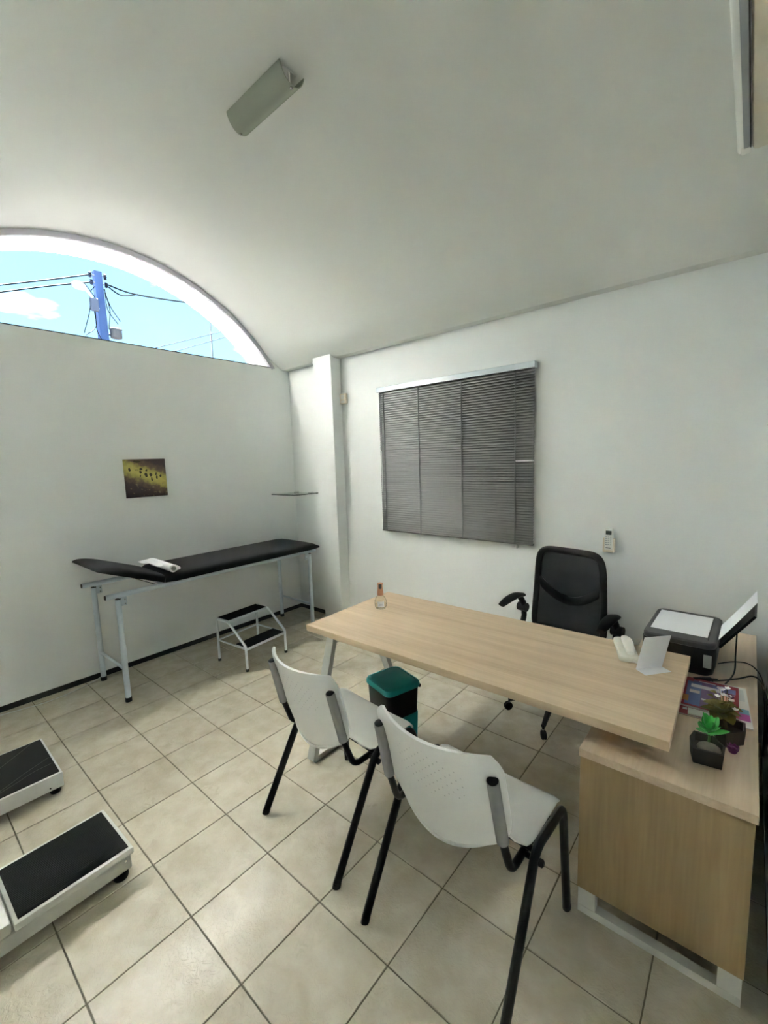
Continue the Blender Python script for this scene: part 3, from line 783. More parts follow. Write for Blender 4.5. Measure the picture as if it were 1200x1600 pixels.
ribs('tread', (hx - .146, -hy + .010, .1922), (hx + .000, hy - .010, .1955), st2, 18, 1)

# ================================================================== weighing scales
def scale_front():
    t = thing('platform_scale', 'white mechanical platform scale with ribbed black mat, nearer to the camera', 'scale', (1.905, .075, 0), math.radians(1.5))
    M_SC = mat('worn_white_enamel', (.62, .62, .57), .38, noise=((14, 14, 14), (.50, .49, .44), .5))
    body = MB().box((-.152, -.50, .035), (.158, .186, .096), .004).build('body', M_SC, t)
    top = MB().box((-.162, -.185, .0965), (.165, .196, .124), .005, 2).build('platform', M_SC, t)
    ribs('mat', (-.146, -.172, .1242), (.149, .182, .1275), top, 34, 1)
    for (x, y) in ((-.13, .15), (.13, .15), (-.13, -.46), (.13, -.46)):
        MB().lathe([(.012, .040), (.013, .026), (.026, .024), (.029, .012), (.026, .001)], 18, (x, y, 0)).build('foot', M_BLACKR, t)
    MB().box((-.155, -.36, .0965), (.16, -.192, .138), .008, 2).build('column_base', M_SC, t)
    MB().box((-.05, -.34, .1385), (.05, -.25, 1.05), .01, 2).build('column', M_SC, t)
    b = MB().box((-.03, -.37, 1.06), (.26, -.20, 1.10), .01, 2).build('beam_head', M_SC, t)
    MB().box((.05, -.30, 1.101), (.09, -.26, 1.14), .004).build('poise', M_CHROME, b)
    for z in (.08,):
        MB().tube([(.1585, .165, z), (.1605, .165, z)], .004, 10).build('rivet', M_CHROME, t)
    return t
scale_front()
def scale_back():
    t = thing('body_scale', 'white platform scale with black patterned top, farther from the camera', 'scale', (1.045, .005, 0), math.radians(-.6))
    M_SB = mat('clean_white_enamel', (.66, .67, .66), .35)
    bd = MB().box((-.222, -.30, .035), (.222, .222, .112), .004, 2).build('body', M_SB, t)
    top = MB().box((-.210, -.285, .1122), (.210, .212, .1145), .0008).build('top_sheet', mat('black_gloss_sheet', (.014, .015, .014), .6, spec=.15), t)
    M_LN = mat('grey_print', (.10, .10, .09), .5)
    for pts in ([(-.21, .18), (-.14, .10), (-.02, -.05), (.02, -.10), (.02, -.26)], [(.03, .205), (.08, .10), (.14, .00), (.16, -.06), (.15, -.12), (.14, -.28)], [(.10, .205), (.11, .12), (.14, .05), (.17, -.04), (.175, -.10), (.165, -.28)]):
        mb = MB(); P = bez([(x, y, .1147) for x, y in pts], 10)
        for a, b_ in zip(P, P[1:]):
            d = (b_ - a); 
            if d.length < 1e-6: continue
            s = Vector((-d.y, d.x, 0)).normalized() * .0012
            mb.add([a - s, a + s, b_ + s, b_ - s], [(0, 1, 2, 3)])
        mb.build('printed_line', M_LN, top, smooth=0)
    MB().box((-.10, -.16, .1146), (-.03, -.075, .1150)).build('red_badge', mat('red_print', (.26, .025, .03), .4), top)
    MB().box((-.10, -.072, .1146), (-.05, -.066, .1150)).build('white_print', mat('pale_print', (.35, .35, .33), .5), top)
    for (x, y) in ((-.18, .185), (.185, .190), (-.18, -.27), (.18, -.27)):
        MB().lathe([(.012, .040), (.013, .026), (.022, .024), (.025, .012), (.022, .001)], 18, (x, y, 0)).build('foot', M_BLACKR, t)
    MB().tube([(.2215, .165, .052), (.2232, .165, .052)], .004, 10).build('screw', M_BLACKPL, t)
    return t
scale_back()

# ================================================================== waste bin
bn = thing('waste_bin', 'teal and black pedal waste bin with domed lid under the desk', 'bin', (2.383, 1.580, 0), math.radians(-16))
def ring(w_, h_, r, z, n=5): return [(x, y, z * 1.085) for x, y in rrect(w_ * 1.02, h_ * 1.02, r, n)]
loft(MB(), [ring(.205, .195, .03, .002), ring(.212, .202, .03, .012), ring(.222, .212, .03, .19), ring(.220, .210, .03, .195)]).build('body', M_TEAL, bn)
loft(MB(), [ring(.214, .204, .03, .1955), ring(.226, .216, .03, .330), ring(.228, .218, .03, .335)]).build('inner_bucket', M_BLACKPL, bn)
lid = loft(MB(), [ring(.236, .226, .035, .3355), ring(.246, .236, .04, .340), ring(.246, .236, .04, .356), ring(.236, .226, .04, .366), ring(.208, .198, .035, .371), ring(.204, .194, .035, .3685), ring(.186, .176, .03, .3700), ring(.15, .14, .03, .3735), ring(.08, .07, .02, .3755)]).build('lid', M_TEAL, bn)
MB().box((-.03, -.145, .008), (.03, -.098, .020), .004).build('pedal', M_BLACKPL, bn)
MB().box((-.10, .1175, .345), (.10, .130, .366), .003).build('hinge', M_BLACKPL, lid)

# ================================================================== blind
bl = thing('venetian_blind', 'closed grey metal venetian blind on the long wall', 'blind', (2.022, YW - .001, 0))
BW = .716; zt, zb = 2.290, 1.012
MB().box((-BW - .006, -.058, zt - .030), (BW + .006, -.004, zt + .012), .002).build('head_rail', M_BLINDRAIL, bl, smooth=0)
NS = 63; pitch = (zt - .040 - (zb + .020)) / (NS - 1)
def slat_fn(u, v):
    x = (u - .5) * 2 * (BW - .004); t = (v - .5) * 2
    return (x, -.0042 * (1 - t * t) + t * .0060, t * .0112)
slat_me = MB().grid(slat_fn, 2, 5, .0006).mesh('slat', M_SLAT, 60)
for k in range(NS):
    o = link('slat', slat_me, bl, (0, -.030, zb + .020 + k * pitch))
    o.rotation_euler = (0, random.uniform(-.0011, .0011), 0)
    if k == 37: o.rotation_euler = (.16, .0035, 0)
    if k == 3: o.rotation_euler = (.10, -.003, 0)
MB().box((-BW + .002, -.042, zb - .006), (BW - .002, -.018, zb + .008), .004, 2).build('bottom_rail', M_SLAT, bl)
for x in (-.655, -.275, .135, .575):
    cdm = MB().tube([(x, -.0425, zb), (x, -.0425, zt - .03)], .0022, 6)
    cdm.tube([(x + .006, -.0425, zb), (x + .006, -.0425, zt - .03)], .0012, 5); cdm.build('ladder_cord', M_CORD, bl)
for x in (-.690, -.676):
    MB().tube([(x, -.052, zt - .03), (x + .003, -.052, zt - .62)], .0022, 6).build('pull_cord', M_CORD, bl)
MB().tube([(-.684, -.054, zt - .55), (-.682, -.054, zt - .92)], .004, 8).build('wand', M_WAND, bl)
MB().lathe([(.004, 0), (.009, .004), (.009, .024), (.004, .03)], 10, (.592, -.034, zb - .036)).build('cord_tassel', M_WAND, bl)
MB().box((.582, -.047, 1.616), (BW + .006, -.044, 1.626)).build('bent_slat_end', mat('bright_aluminium', (.72, .72, .70), .3), bl)

# ================================================================== small wall things
# painting: abstract canvas, dark edges, a yellow diagonal glow and a row of dark figures
pt_ = thing('canvas_painting', 'small square dark and yellow abstract canvas on the end wall', 'painting', (0.001, 1.258, 1.573), 0)
def painting_mat():
    m = bpy.data.materials.new('painted_canvas'); m.use_nodes = True; nt = m.node_tree; b = nt.nodes['Principled BSDF']; b.inputs['Roughness'].default_value = .55
    uv = nt.nodes.new('ShaderNodeUVMap'); sp = nt.nodes.new('ShaderNodeSeparateXYZ'); nt.links.new(uv.outputs[0], sp.inputs[0])
    def M(op, x, y=None, z=None):
        n = nt.nodes.new('ShaderNodeMath'); n.operation = op
        for i, v in enumerate((x, y, z)):
            if v is None: continue
            if isinstance(v, (int, float)): n.inputs[i].default_value = v
            else: nt.links.new(v, n.inputs[i])
        return n.outputs[0]
    U, V = sp.outputs[0], sp.outputs[1]
    def nz(s, d, sy=1.0):
        mp = nt.nodes.new('ShaderNodeMapping'); mp.inputs['Scale'].default_value = (s, s * sy, 1); nt.links.new(uv.outputs[0], mp.inputs[0])
        n = nt.nodes.new('ShaderNodeTexNoise'); n.inputs['Scale'].default_value = 1; n.inputs['Detail'].default_value = d; nt.links.new(mp.outputs[0], n.inputs['Vector']); return n.outputs['Fac']
    rough_ = nz(9, 6)
    # distance from a band falling to the right
    band = M('ABSOLUTE', M('SUBTRACT', V, M('MULTIPLY_ADD', U, -.42, .80)))
    band = M('ADD', band, M('MULTIPLY_ADD', rough_, .30, -.15))
    rp = nt.nodes.new('ShaderNodeValToRGB'); cr = rp.color_ramp
    cr.elements[0].position = .02; cr.elements[0].color = (.56, .50, .14, 1); cr.elements[1].position = .40; cr.elements[1].color = (.055, .032, .038, 1)
    q = cr.elements.new(.14); q.color = (.42, .36, .10, 1); q = cr.elements.new(.24); q.color = (.16, .105, .065, 1)
    nt.links.new(band, rp.inputs[0])
    pat = nt.nodes.new('ShaderNodeValToRGB'); pat.color_ramp.elements[0].position = .60; pat.color_ramp.elements[1].position = .66; nt.links.new(nz(13, 8), pat.inputs[0])
    low = M('LESS_THAN', V, .36)
    mx = nt.nodes.new('ShaderNodeMix'); mx.data_type = 'RGBA'; nt.links.new(rp.outputs[0], mx.inputs['A']); mx.inputs['B'].default_value = (.33, .27, .15, 1)
    nt.links.new(M('MULTIPLY', M('MULTIPLY', pat.outputs[0], low), .7), mx.inputs['Factor']); cur = mx.outputs['Result']
    def over(fac, c):
        nonlocal cur
        mm = nt.nodes.new('ShaderNodeMix'); mm.data_type = 'RGBA'; nt.links.new(cur, mm.inputs['A']); mm.inputs['B'].default_value = (*c, 1); nt.links.new(fac, mm.inputs['Factor']); cur = mm.outputs['Result']
    for cx, cy_, rx, ry in ((.11, .74, .022, .045), (.38, .745, .035, .03), (.37, .66, .03, .035), (.36, .56, .012, .05), (.51, .71, .03, .03), (.50, .58, .035, .05), (.62, .57, .035, .045), (.745, .60, .018, .05), (.76, .50, .022, .05), (.85, .55, .03, .035), (.28, .72, .05, .012), (.31, .94, .09, .03), (.63, .46, .02, .05)):
        dx = M('DIVIDE', M('SUBTRACT', M('ADD', U, M('MULTIPLY_ADD', rough_, .06, -.03)), cx), rx); dy = M('DIVIDE', M('SUBTRACT', M('ADD', V, M('MULTIPLY_ADD', rough_, -.08, .04)), cy_), ry)
        over(M('LESS_THAN', M('ADD', M('MULTIPLY', dx, dx), M('MULTIPLY', dy, dy)), 1.0), (.045, .035, .015))
    nt.links.new(cur, b.inputs['Base Color']); return m
pc = MB().box((0, -.163, -.158), (.024, .163, .158), .002).build('canvas', painting_mat(), pt_, smooth=0)
add_uv(pc, lambda c: ((c.y + .163) / .326, (c.z + .158) / .316))

gs = thing('glass_shelf', 'small clear glass shelf in the corner behind the pillar', 'shelf', (0, 0, 0))
MB().box((.012, 2.505, 1.328), (.395, 2.822, 1.336), .0008).build('glass_plate', M_SHELFGL, gs, smooth=0)
MB().box((.012, 2.5030, 1.328), (.395, 2.5048, 1.336)).build('front_edge', M_GLEDGE, gs, smooth=0)
MB().box((.3952, 2.5030, 1.328), (.3970, 2.822, 1.336)).build('side_edge', M_GLEDGE, gs, smooth=0)
for x in (.055, .30):
    MB().tube([(x, 2.831, 1.330), (x, 2.775, 1.330)], [.013, .011], 12).build('clamp', M_CHROME, gs)

sn = thing('alarm_sensor', 'small cream motion sensor beside the pillar', 'sensor', (.846, YW, 2.262))
MB().box((-.042, -.032, -.048), (.042, -.001, .048), .006, 2).build('housing', M_CREAM, sn)
MB().box((-.024, -.0345, -.006), (.024, -.0318, .034), .002).build('lens', M_WPL, sn)
MB().box((-.026, -.0345, -.040), (.026, -.0318, -.018), .002).build('lower_lens', M_WPL, sn)

rh = thing('remote_holder', 'cream wall holder of the air conditioner remote', 'holder', (3.228, YW, 1.06))
MB().box((-.036, -.004, -.042), (.036, -.0005, .045), .001).build('back_plate', M_CREAM, rh)
for s in (-1, 1): MB().box((.029 * s - .0035, -.030, -.042), (.029 * s + .0035, -.004, .040), .001).build('side_wall', M_CREAM, rh)
MB().box((-.0325, -.030, -.046), (.0325, -.004, -.040), .001).build('bottom', M_CREAM, rh)
MB().box((-.0255, -.0305, -.0395), (.0255, -.0275, -.030), .001).build('front_lip', M_CREAM, rh)
rc = thing('remote_control', 'white remote control standing in the cream wall holder', 'remote control', (3.228, YW - .0165, 1.021))
MB().box((-.0245, -.0095, 0), (.0245, .0095, .150), .004, 2).build('case', M_WPL, rc)
MB().box((-.017, -.0102, .108), (.017, -.0094, .135), .0003).build('screen', mat('remote_screen', (.055, .06, .055), .2), rc)
M_KEY = mat('remote_key', (.30, .34, .33), .5)
for r in range(5):
    for c in range(3):
        MB().box((-.018 + c * .013, -.0106, .090 - r * .0125), (-.009 + c * .013, -.0094, .096 - r * .0125), .0008).build('button', M_KEY, rc)
MB().box((-.016, -.0106, .020), (.014, -.0094, .0235), .0003).build('printed_mark', mat('remote_mark', (.08, .08, .09), .5), rc)

# ceiling lamp
lp = thing('ceiling_lamp', 'unlit frosted glass tube-shaped ceiling lamp', 'ceiling lamp', (2.045, 1.163, 3.4045))
MB().box((-.20, -.035, -.006), (.20, .035, .0), .002).build('mounting_plate', M_WPL, lp)
M_FROST = plastic_translucent('frosted_glass', (.46, .49, .40), .25, 0, .25)
def shade(u, v):
    x = -.215 + .43 * u; a = math.radians(-74 + 148 * v); return (x, .066 * math.sin(a) / math.sin(math.radians(74)), -.004 - .068 * (math.cos(a) - math.cos(math.radians(74))) / (1 - math.cos(math.radians(74))))
MB().grid(shade, 4, 17, .004).build('glass_shade', M_FROST, lp, smooth=60)
for x in (-.205, .205):
    MB().lathe([(.004, .004), (.008, 0), (.008, -.006), (.003, -.010)], 12, (x, 0, -.0725)).build('knob', M_CHROME, lp)
    MB().box((x * .93 - .004, -.004, -.072), (x * .93 + .004, .004, -.006)).build('shade_post', M_WPL, lp)
for x in (-.17, .17):
    MB().box((x - .012, -.012, -.045), (x + .012, .012, -.006), .002).build('lamp_holder', M_WPL, lp)
MB().tube([(-.158, 0, -.034), (.158, 0, -.034)], .013, 14).build('tube_lamp', M_WPL, lp)

# air conditioner over the credenza
ac = thing('air_conditioner', 'cream split air conditioner high on the wall beside the camera', 'air conditioner', (4.03, .90, 2.448))
M_ACB = mat('cream_body', (.66, .60, .47), .45)
y0, y1 = -.43, .47
prof_ac = [(-.001, .0), (-.156, .0), (-.160, .008), (-.160, .012), (-.001, .012)]
MB().box((-.156, y0, .0), (.0115, y1, .28), .012, 2).build('body', M_ACB, ac)
MB().box((-.187, y0, .003), (-.1565, y1, .275), .008, 3).build('front_panel', mat('bright_white_panel', (.88, .88, .84), .4), ac)
lv = MB().box((-.173, y0 + .02, -.0015), (-.160, y1 - .035, .006), .001).build('louver', mat('louver_grey', (.34, .35, .36), .4), ac)
MB().box((-.160, y0 + .02, -.0010), (-.1578, y1 - .03, .009)).build('air_slot', mat('dark_slot', (.02, .017, .014), .7), ac)
MB().box((-.179, y1 - .034, -.002), (-.158, y1 - .004, .012), .002).build('louver_cap', M_WPL, ac)

# thin white cord lying along the end wall
cdp = bez([(.03, -.20, .004), (.05, .10, .004), (.085, .26, .004), (.115, .40, .004), (.10, .55, .005), (.055, .70, .006), (.02, .80, .02)], 8)
o = MB().tube(cdp, .003, 6).build('white_cord', mat('white_cord', (.6, .6, .57), .6)); tag(o, 'thin white cord on the floor along the end wall', 'cord')

# ================================================================== things on the desk
bo = thing('glass_bottle', 'small round glass bottle with copper neck on the desk', 'bottle', (2.193, 1.715, DZ))
M_BGL = glass_mat('bottle_glass', (.95, .95, .92), .03)
MB().lathe([(.020, .001), (.029, .003), (.036, .014), (.0385, .035), (.037, .055), (.030, .072), (.020, .082), (.0145, .088), (.014, .092)], 28).build('bottle_body', M_BGL, bo)
MB().lathe([(.015, .0865), (.0205, .090), (.0195, .105), (.0165, .125), (.0150, .150), (.0175, .158), (.0175, .163), (.010, .166)], 24).build('copper_neck', mat('copper_foil', (.60, .29, .18), .3, .55), bo)
MB().box((.003, -.0205, .132), (.020, -.006, .162), .003).build('dark_tag', mat('dark_tag', (.05, .045, .045), .5), bo)
def lbl(u, v):
    a = math.radians(-78 + 62 * u); r = .0392; z = .022 + .034 * v; return (r * math.cos(a), r * math.sin(a), z)
lo_ = MB().grid(lbl, 8, 3).build('paper_label', None, bo, smooth=60)
lo_.data.materials.append(print_mat('bottle_label_print', (.66, .66, .68), [(.15, .70, .85, .78, (.28, .28, .36)), (.2, .48, .8, .54, (.30, .30, .38)), (.15, .28, .85, .34, (.32, .32, .40))]))
uvl = lo_.data.uv_layers.new(name='UVMap')
for lpx in lo_.data.loops:
    c = lo_.data.vertices[lpx.vertex_index].co; a = math.degrees(math.atan2(c.y, c.x)); uvl.data[lpx.index].uv = ((a + 78) / 62, (c.z - .022) / .034)
MB().lathe([(.026, .004), (.034, .015), (.0365, .030)], 24).build('liquid', glass_mat('pale_liquid', (.98, .95, .90), .0), bo)

ph = thing('telephone', 'cream desk telephone with handset beside the folded card', 'telephone', (3.513, 1.922, DZ), math.radians(19))
M_IVO = mat('ivory_plastic', (.70, .69, .61), .4)
loft(MB(), [[(x, y, z) for x, y in rrect(.080 * k, .240 * k2, .02)] for z, k, k2 in ((.001, .97, .99), (.004, 1, 1), (.016, 1.0, 1.0), (.021, .95, .98), (.023, .88, .95))]).build('base', M_IVO, ph)
hs = MB(); rg = []
for i in range(15):
    t = i / 14; y = -.088 + .186 * t; e_ = math.sin(PI * min(1, max(0, t))) ** .35 if 0 < t < 1 else .35
    wv_ = .027 - .005 * math.sin(PI * t); zt_ = .050 + .010 * math.sin(PI * t)
    rg.append([(x * wv_ / .5 * max(.55, e_) + .008, y, .0235 + (q + .5) * (zt_ - .024) * max(.6, e_)) for x, q in rrect(1, 1, .42, 4)])
loft(hs, rg).build('handset', mat('ivory_handset', (.78, .77, .71), .38), ph, smooth=60)
MB().tube(bez([(.01, -.115, .012), (.03, -.132, .005), (.047, -.11, .004), (.044, -.05, .006)], 8), .0028, 6).build('coiled_cord', M_WPL, ph)

cs_ = thing('folded_card', 'blank white folded card standing on the desk corner', 'card', (3.628, 1.796, DZ), math.radians(0))
# foot leaf on the desk, upright leaf leaning back
A0, A1 = Vector((-.044, -.038, .0015)), Vector((.039, .050, .0015))
B0, B1 = Vector((-.001, -.074, .0015)), Vector((.077, .022, .0015))
def leaf(p00, p10, p11, p01, th):
    n = (p10 - p00).cross(p01 - p00).normalized() * th
    return MB().add([p00, p10, p11, p01, p00 + n, p10 + n, p11 + n, p01 + n], [(0, 1, 2, 3), (7, 6, 5, 4), (0, 4, 5, 1), (1, 5, 6, 2), (2, 6, 7, 3), (3, 7, 4, 0)])
leaf(A0, A1, B1, B0, .0008).build('foot_leaf', M_PAPER, cs_, smooth=0)
U0 = A0 + Vector((.028, -.003, .148)); U1 = A1 + Vector((.028, -.003, .148))
leaf(A0, A1, U1, U0, .0008).build('upright_leaf', M_PAPER, cs_, smooth=0)

# ================================================================== things on the credenza
CZ = .6405
pn = thing('printer', 'black inkjet printer with open paper tray on the credenza', 'printer', (3.700, 2.275, CZ), math.radians(-1))
M_PRB = mat('printer_black', (.007, .007, .009), .35, spec=.25); M_PRG = mat('printer_lid_grey', (.045, .045, .048), .4)
def rr_(w_, h_, r, z, dx=0, dy=0): return [(x + dx, y + dy, z) for x, y in rrect(w_, h_, r, 5)]
loft(MB(), [rr_(.25, .38, .03, .001), rr_(.27, .40, .03, .012), rr_(.285, .425, .035, .05), rr_(.29, .43, .04, .115), rr_(.288, .428, .04, .135)]).build('body', M_PRB, pn)
ld = loft(MB(), [rr_(.282, .422, .04, .1355), rr_(.286, .426, .04, .140), rr_(.284, .424, .04, .154), rr_(.270, .410, .035, .160), rr_(.262, .402, .03, .1605)]).build('scanner_lid', M_PRG, pn)
MB().box((.108, -.16, .161), (.112, .17, .1622)).build('lid_groove', M_PRB, ld)
MB().box((.10, -.216, .050), (.13, -.2125, .110), .001).build('sticker', mat('sticker_silver', (.33, .35, .34), .4), pn)
MB().box((-.16, -.13, .012), (-.13, .13, .026), .004).build('output_tray', M_PRB, pn)
# open rear tray leaning to the wall
tp = MB(); 
tr0 = [Vector((.146, -.135, .130)), Vector((.146, .135, .130)), Vector((.262, .135, .300)), Vector((.262, -.135, .300))]
MB().add(tr0 + [p + Vector((.008, 0, -.006)) for p in tr0], [(0, 1, 2, 3), (7, 6, 5, 4), (0, 4, 5, 1), (1, 5, 6, 2), (2, 6, 7, 3), (3, 7, 4, 0)]).build('paper_tray', M_PRB, pn, smooth=0)
ps = MB()
def traypap(u, v):
    return (3.836 + .128 * v + .004 * v * v, 2.175 + .205 * u, CZ + .140 + .190 * v + .02 * v * v)
o = ps.grid(traypap, 4, 8, .001).build('printer_paper', M_PAPER); tag(o, 'white paper sheet standing in the printer tray', 'paper', 'sheets of printer paper')
o = MB().box((-.113, -.152, 0), (.113, .152, .0008)).build('paper_sheet', M_PAPER, smooth=0); o.location = (3.693, 2.290, CZ + .1625); o.rotation_euler = (0, 0, math.radians(-1))
tag(o, 'white paper sheet lying on the printer lid', 'paper', 'sheets of printer paper')
# cables
M_CBL = mat('black_cable', (.012, .012, .012), .5)
def cable(name, label, pts, r=.0032, cat='cable'):
    o = MB().tube(bez(pts, 10), r, 8).build(name, M_CBL); tag(o, label, cat); return o
cable('tray_cable', 'thin black cable dropping behind the printer tray', [(3.905, 2.28, .80), (3.905, 2.27, .70), (3.905, 2.18, .650), (3.88, 2.05, .645), (3.86, 1.985, .645), (3.80, 1.985, .646)])
cable('power_cable', 'black power cable looping off the credenza edge', [(3.80, 2.02, .646), (3.86, 2.06, .648), (3.92, 2.12, .650), (3.968, 2.17, .655), (3.998, 2.16, .64), (4.012, 2.10, .58), (4.015, 2.02, .50), (4.012, 1.95, .42)], .0036)
cable('data_cable', 'thin black cable arching from printer to the wall', [(3.845, 2.205, .665), (3.90, 2.26, .668), (3.955, 2.26, .672), (3.995, 2.20, .655), (4.018, 2.10, .60)], .0025)
pb = thing('power_adapter', 'black cable plug block in front of the printer', 'adapter', (3.805, 2.015, CZ), math.radians(38))
MB().box((-.045, -.012, .001), (.035, .012, .022), .006, 2).build('block', M_BLACKPL, pb)
MB().tube([(.034, 0, .012), (.058, 0, .012)], [.008, .004], 10).build('strain_relief', M_BLACKR, pb)

# magazines
def mag(name, label, loc, rz, w_, l_, th, mt):
    t = thing(name, label, 'magazine', loc, math.radians(rz), 'magazines on the credenza')
    MB().box((-w_ / 2 + .001, -l_ / 2 + .001, .0008), (w_ / 2 - .001, l_ / 2 - .001, th - .0008)).build('pages', mat('page_edges', (.62, .60, .55), .8), t, smooth=0)
    o = MB().box((-w_ / 2, -l_ / 2, th - .0007), (w_ / 2, l_ / 2, th)).build('cover', mt, t, smooth=0)
    add_uv(o, lambda c: ((c.x + w_ / 2) / w_, (c.y + l_ / 2) / l_))
    MB().box((-w_ / 2, -l_ / 2, 0), (w_ / 2, l_ / 2, .0007)).build('back_cover', mt, t, smooth=0); return t
RED = (.30, .018, .03); PUR = (.16, .09, .22); BLU = (.10, .16, .36); WHT = (.60, .60, .60)
m_red = print_mat('red_magazine_cover', RED, [(.20, .06, .80, .92, PUR), (.10, .05, .36, .86, BLU), (.55, .72, .95, .88, (.12, .14, .34)), (.17, .66, .70, .78, WHT), (.30, .90, .60, .93, WHT), (.16, .46, .34, .56, (.52, .48, .44)), (.03, .14, .16, .34, (.50, .24, .05)), (.38, .28, .56, .33, WHT), (.70, .30, .90, .62, (.62, .30, .22))], .4)
m_wht = print_mat('white_magazine_cover', (.62, .62, .56), [(.10, .86, .40, .97, (.28, .29, .27)), (.82, .62, .95, .94, (.50, .53, .50)), (.60, .14, .98, .30, (.30, .03, .20)), (.70, .30, .98, .42, (.08, .26, .32)), (.40, .16, .60, .26, (.62, .30, .28))], .4)
m_red2 = print_mat('lower_red_magazine_cover', (.26, .02, .035), [(.18, .10, .60, .20, (.05, .20, .26)), (.2, .02, .8, .07, (.42, .12, .14)), (.62, .06, .95, .22, (.16, .14, .20)), (.08, .12, .15, .18, WHT)], .4)
mag('magazine', 'red booklet lowest in the magazine stack', (3.838, 1.830, CZ), 3, .205, .29, .006, m_red2)
mag('magazine', 'white magazine sticking out under the top red one', (3.862, 1.856, CZ + .0062), 4.5, .195, .33, .005, m_wht)
mag('magazine', 'red magazine with purple and blue cover on top of the stack', (3.832, 1.862, CZ + .0114), 1.5, .190, .265, .009, m_red)

# plants in dark wooden boxes
M_DKW = mat('dark_stained_box', (.022, .017, .013), .6, noise=((40, 40, 6), (.035, .025, .018), .7))
M_DKW2 = mat('brown_stained_box', (.045, .026, .022), .6, noise=((40, 40, 6), (.03, .018, .015), .7))
def pot(parent, poly, h, mt, wall=.005):
    n = len(poly); c = Vector((sum(p[0] for p in poly) / n, sum(p[1] for p in poly) / n, 0))
    inner = [(c.x + (p[0] - c.x) * .86, c.y + (p[1] - c.y) * .86) for p in poly]
    low = [(c.x + (p[0] - c.x) * .93, c.y + (p[1] - c.y) * .93) for p in poly]
    vs = [(x, y, 0.0005) for x, y in low] + [(x, y, h) for x, y in poly] + [(x, y, h) for x, y in inner] + [(x, y, h * .45) for x, y in inner]; fs = [tuple(reversed(range(n))), tuple(3 * n + k for k in range(n))]
    for a in range(3):
        for k in range(n): fs.append((a * n + k, a * n + (k + 1) % n, (a + 1) * n + (k + 1) % n, (a + 1) * n + k))
    return MB().add(vs, fs).build('box_planter', mt, parent, smooth=0)
def leaf_mesh(l_, w_, curl, n=8, serr=0.0):
    def fn(u, v):
        t = v; hw = w_ * math.sin(PI * min(1, t * .93 + .05)) ** .8 * (1 + serr * math.sin(t * 30)); x = (u - .5) * 2
        return (x * hw, l_ * t, curl * t * t * l_ + abs(x) * hw * .35)
    return MB().grid(fn, 5, n, .0008)
p1 = thing('potted_succulent', 'bright green artificial succulent in dark six-sided box with a pebble', 'potted plant', (3.858, 1.432, CZ))
hexa = [(-.047, .062), (-.055, .015), (-.040, -.052), (.040, -.040), (.042, .018), (.005, .066)]
pot(p1, hexa, .052, M_DKW)
pe = MB(); rgs = []
for i in range(9):
    a = -PI / 2 + PI * i / 8; rgs.append([(.034 * math.cos(a) * math.cos(2 * PI * k / 14) + .0, .028 * math.cos(a) * math.sin(2 * PI * k / 14) - .004, .040 + .018 * math.sin(a)) for k in range(14)])
loft(pe, rgs).build('pebble', mat('grey_pebble', (.24, .21, .17), .8, noise=((60, 60, 60), (.15, .14, .11), .8)), p1, smooth=60)
MB().tube(bez([(-.004, .012, .045), (-.002, .016, .065), (-.004, .018, .085)], 5), .0035, 8).build('stem', mat('stem_green', (.05, .12, .03), .6), p1)
M_GRN = mat('bright_green_leaf', (.05, .42, .06), .4, noise=((50, 50, 50), (.03, .30, .05), .6))
random.seed(11)
for k in range(14):
    lf = leaf_mesh(.040 + .008 * (k % 3), .0155, .30).build('leaf', M_GRN, p1, smooth=60)
    tier = k // 5; a = k * 2.399
    lf.location = (-.004, .018, .083 + tier * .004); lf.rotation_euler = (math.radians(6 + tier * 24), 0, a)
p2 = thing('potted_flowering_plant', 'artificial plant with brown-green leaves and tiny white flowers in brown box', 'potted plant', (3.908, 1.610, CZ))
hexb = [(-.055, .030), (-.040, -.055), (-.010, -.078), (.042, -.022), (.040, .040), (-.01, .058)]
pot(p2, hexb, .052, M_DKW2)
MB().tube([(-.01, 0, .03), (-.026, .002, .095)], .005, 8).build('stem', mat('stem_brown', (.07, .05, .02), .7), p2)
M_OLV = mat('olive_brown_leaf', (.15, .135, .025), .55, spec=.2, noise=((30, 30, 30), (.075, .055, .018), .8))
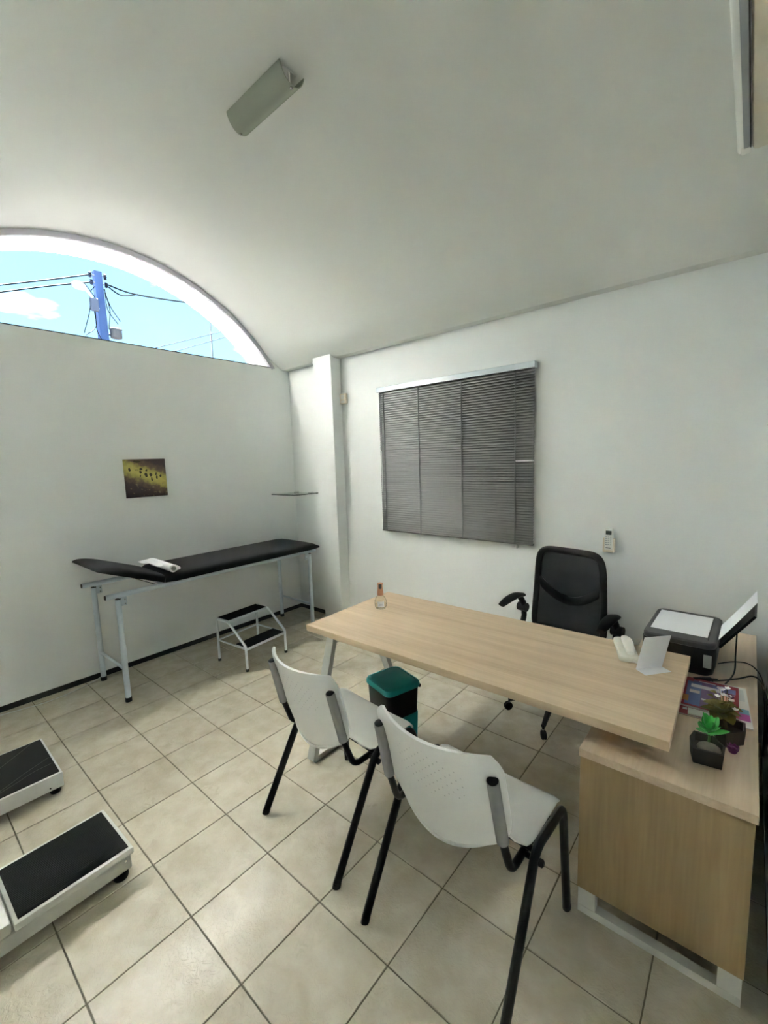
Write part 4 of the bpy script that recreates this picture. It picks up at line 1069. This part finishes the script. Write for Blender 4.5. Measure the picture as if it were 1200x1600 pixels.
for k in range(13):
    tier = k // 6; a = k * 2.399 + .4
    lf = leaf_mesh(.058 - .008 * tier + .006 * (k % 2), .026 - .004 * tier, -.30, 9, .08).build('leaf', M_OLV, p2, smooth=60)
    lf.location = (-.026, .002, .080 + .018 * tier); lf.rotation_euler = (math.radians(14 + 16 * tier), 0, a)
M_WFL = mat('white_petal', (.62, .60, .58), .6); M_PFL = mat('plum_petal', (.14, .03, .09), .6)
for k, (x, y, z) in enumerate(((-.022, .012, .135), (-.006, .006, .148), (.010, .014, .142), (.018, .0, .136), (.030, -.026, .120), (-.01, .045, .150), (.004, .058, .152), (-.018, .055, .146))):
    fl = bpy.data.objects.new('flower', None); COL.objects.link(fl); fl.parent = p2; fl.location = (x - .02, y, z)
    for q in range(5):
        pm_ = leaf_mesh(.0115, .0048, .3, 4).build('petal', M_WFL, fl, smooth=60); pm_.rotation_euler = (.35, 0, q * 2 * PI / 5 + k)
    MB().tube([(0, 0, 0), (-x * .6, -y * .6 + .002, .095 - z)], .0011, 5).build('flower_stem', M_OLV, fl)
for q in range(9):
    pm_ = leaf_mesh(.016, .006, .5, 5).build('plum_petal', M_PFL, p2, smooth=60); pm_.location = (-.004, .022, .135); pm_.rotation_euler = (.5, 0, q * .7)
for (x, y, z) in ((-.055, .045, .115), (-.048, .075, .118)):
    lf = leaf_mesh(.022, .009, -.2, 6).build('leaf', M_OLV, p2, smooth=60); lf.location = (x, y, z); lf.rotation_euler = (.2, 0, 1.1)
    MB().tube([(x, y, z), (0, .01, .085)], .0012, 5).build('leaf_stem', M_OLV, p2)
fb_ = thing('flower_bud', 'loose purple artificial flower bud lying beside the brown plant box', 'flower bud', (3.918, 1.513, CZ))
M_PUR = mat('purple_petal', (.15, .022, .11), .55)
rg = []
for i in range(9):
    a = -PI / 2 + PI * i / 8; rg.append([(.0135 * math.cos(a) * math.cos(2 * PI * k / 12), .0135 * math.cos(a) * math.sin(2 * PI * k / 12), .0135 + .0125 * math.sin(a)) for k in range(12)])
loft(MB(), rg).build('heart', M_PUR, fb_, smooth=60)
for q in range(7):
    pm_ = leaf_mesh(.025, .009, .55, 6).build('petal', M_PUR, fb_, smooth=60); pm_.location = (.004 * math.cos(q), .004 * math.sin(q), .006); pm_.rotation_euler = (.55, 0, q * .9)
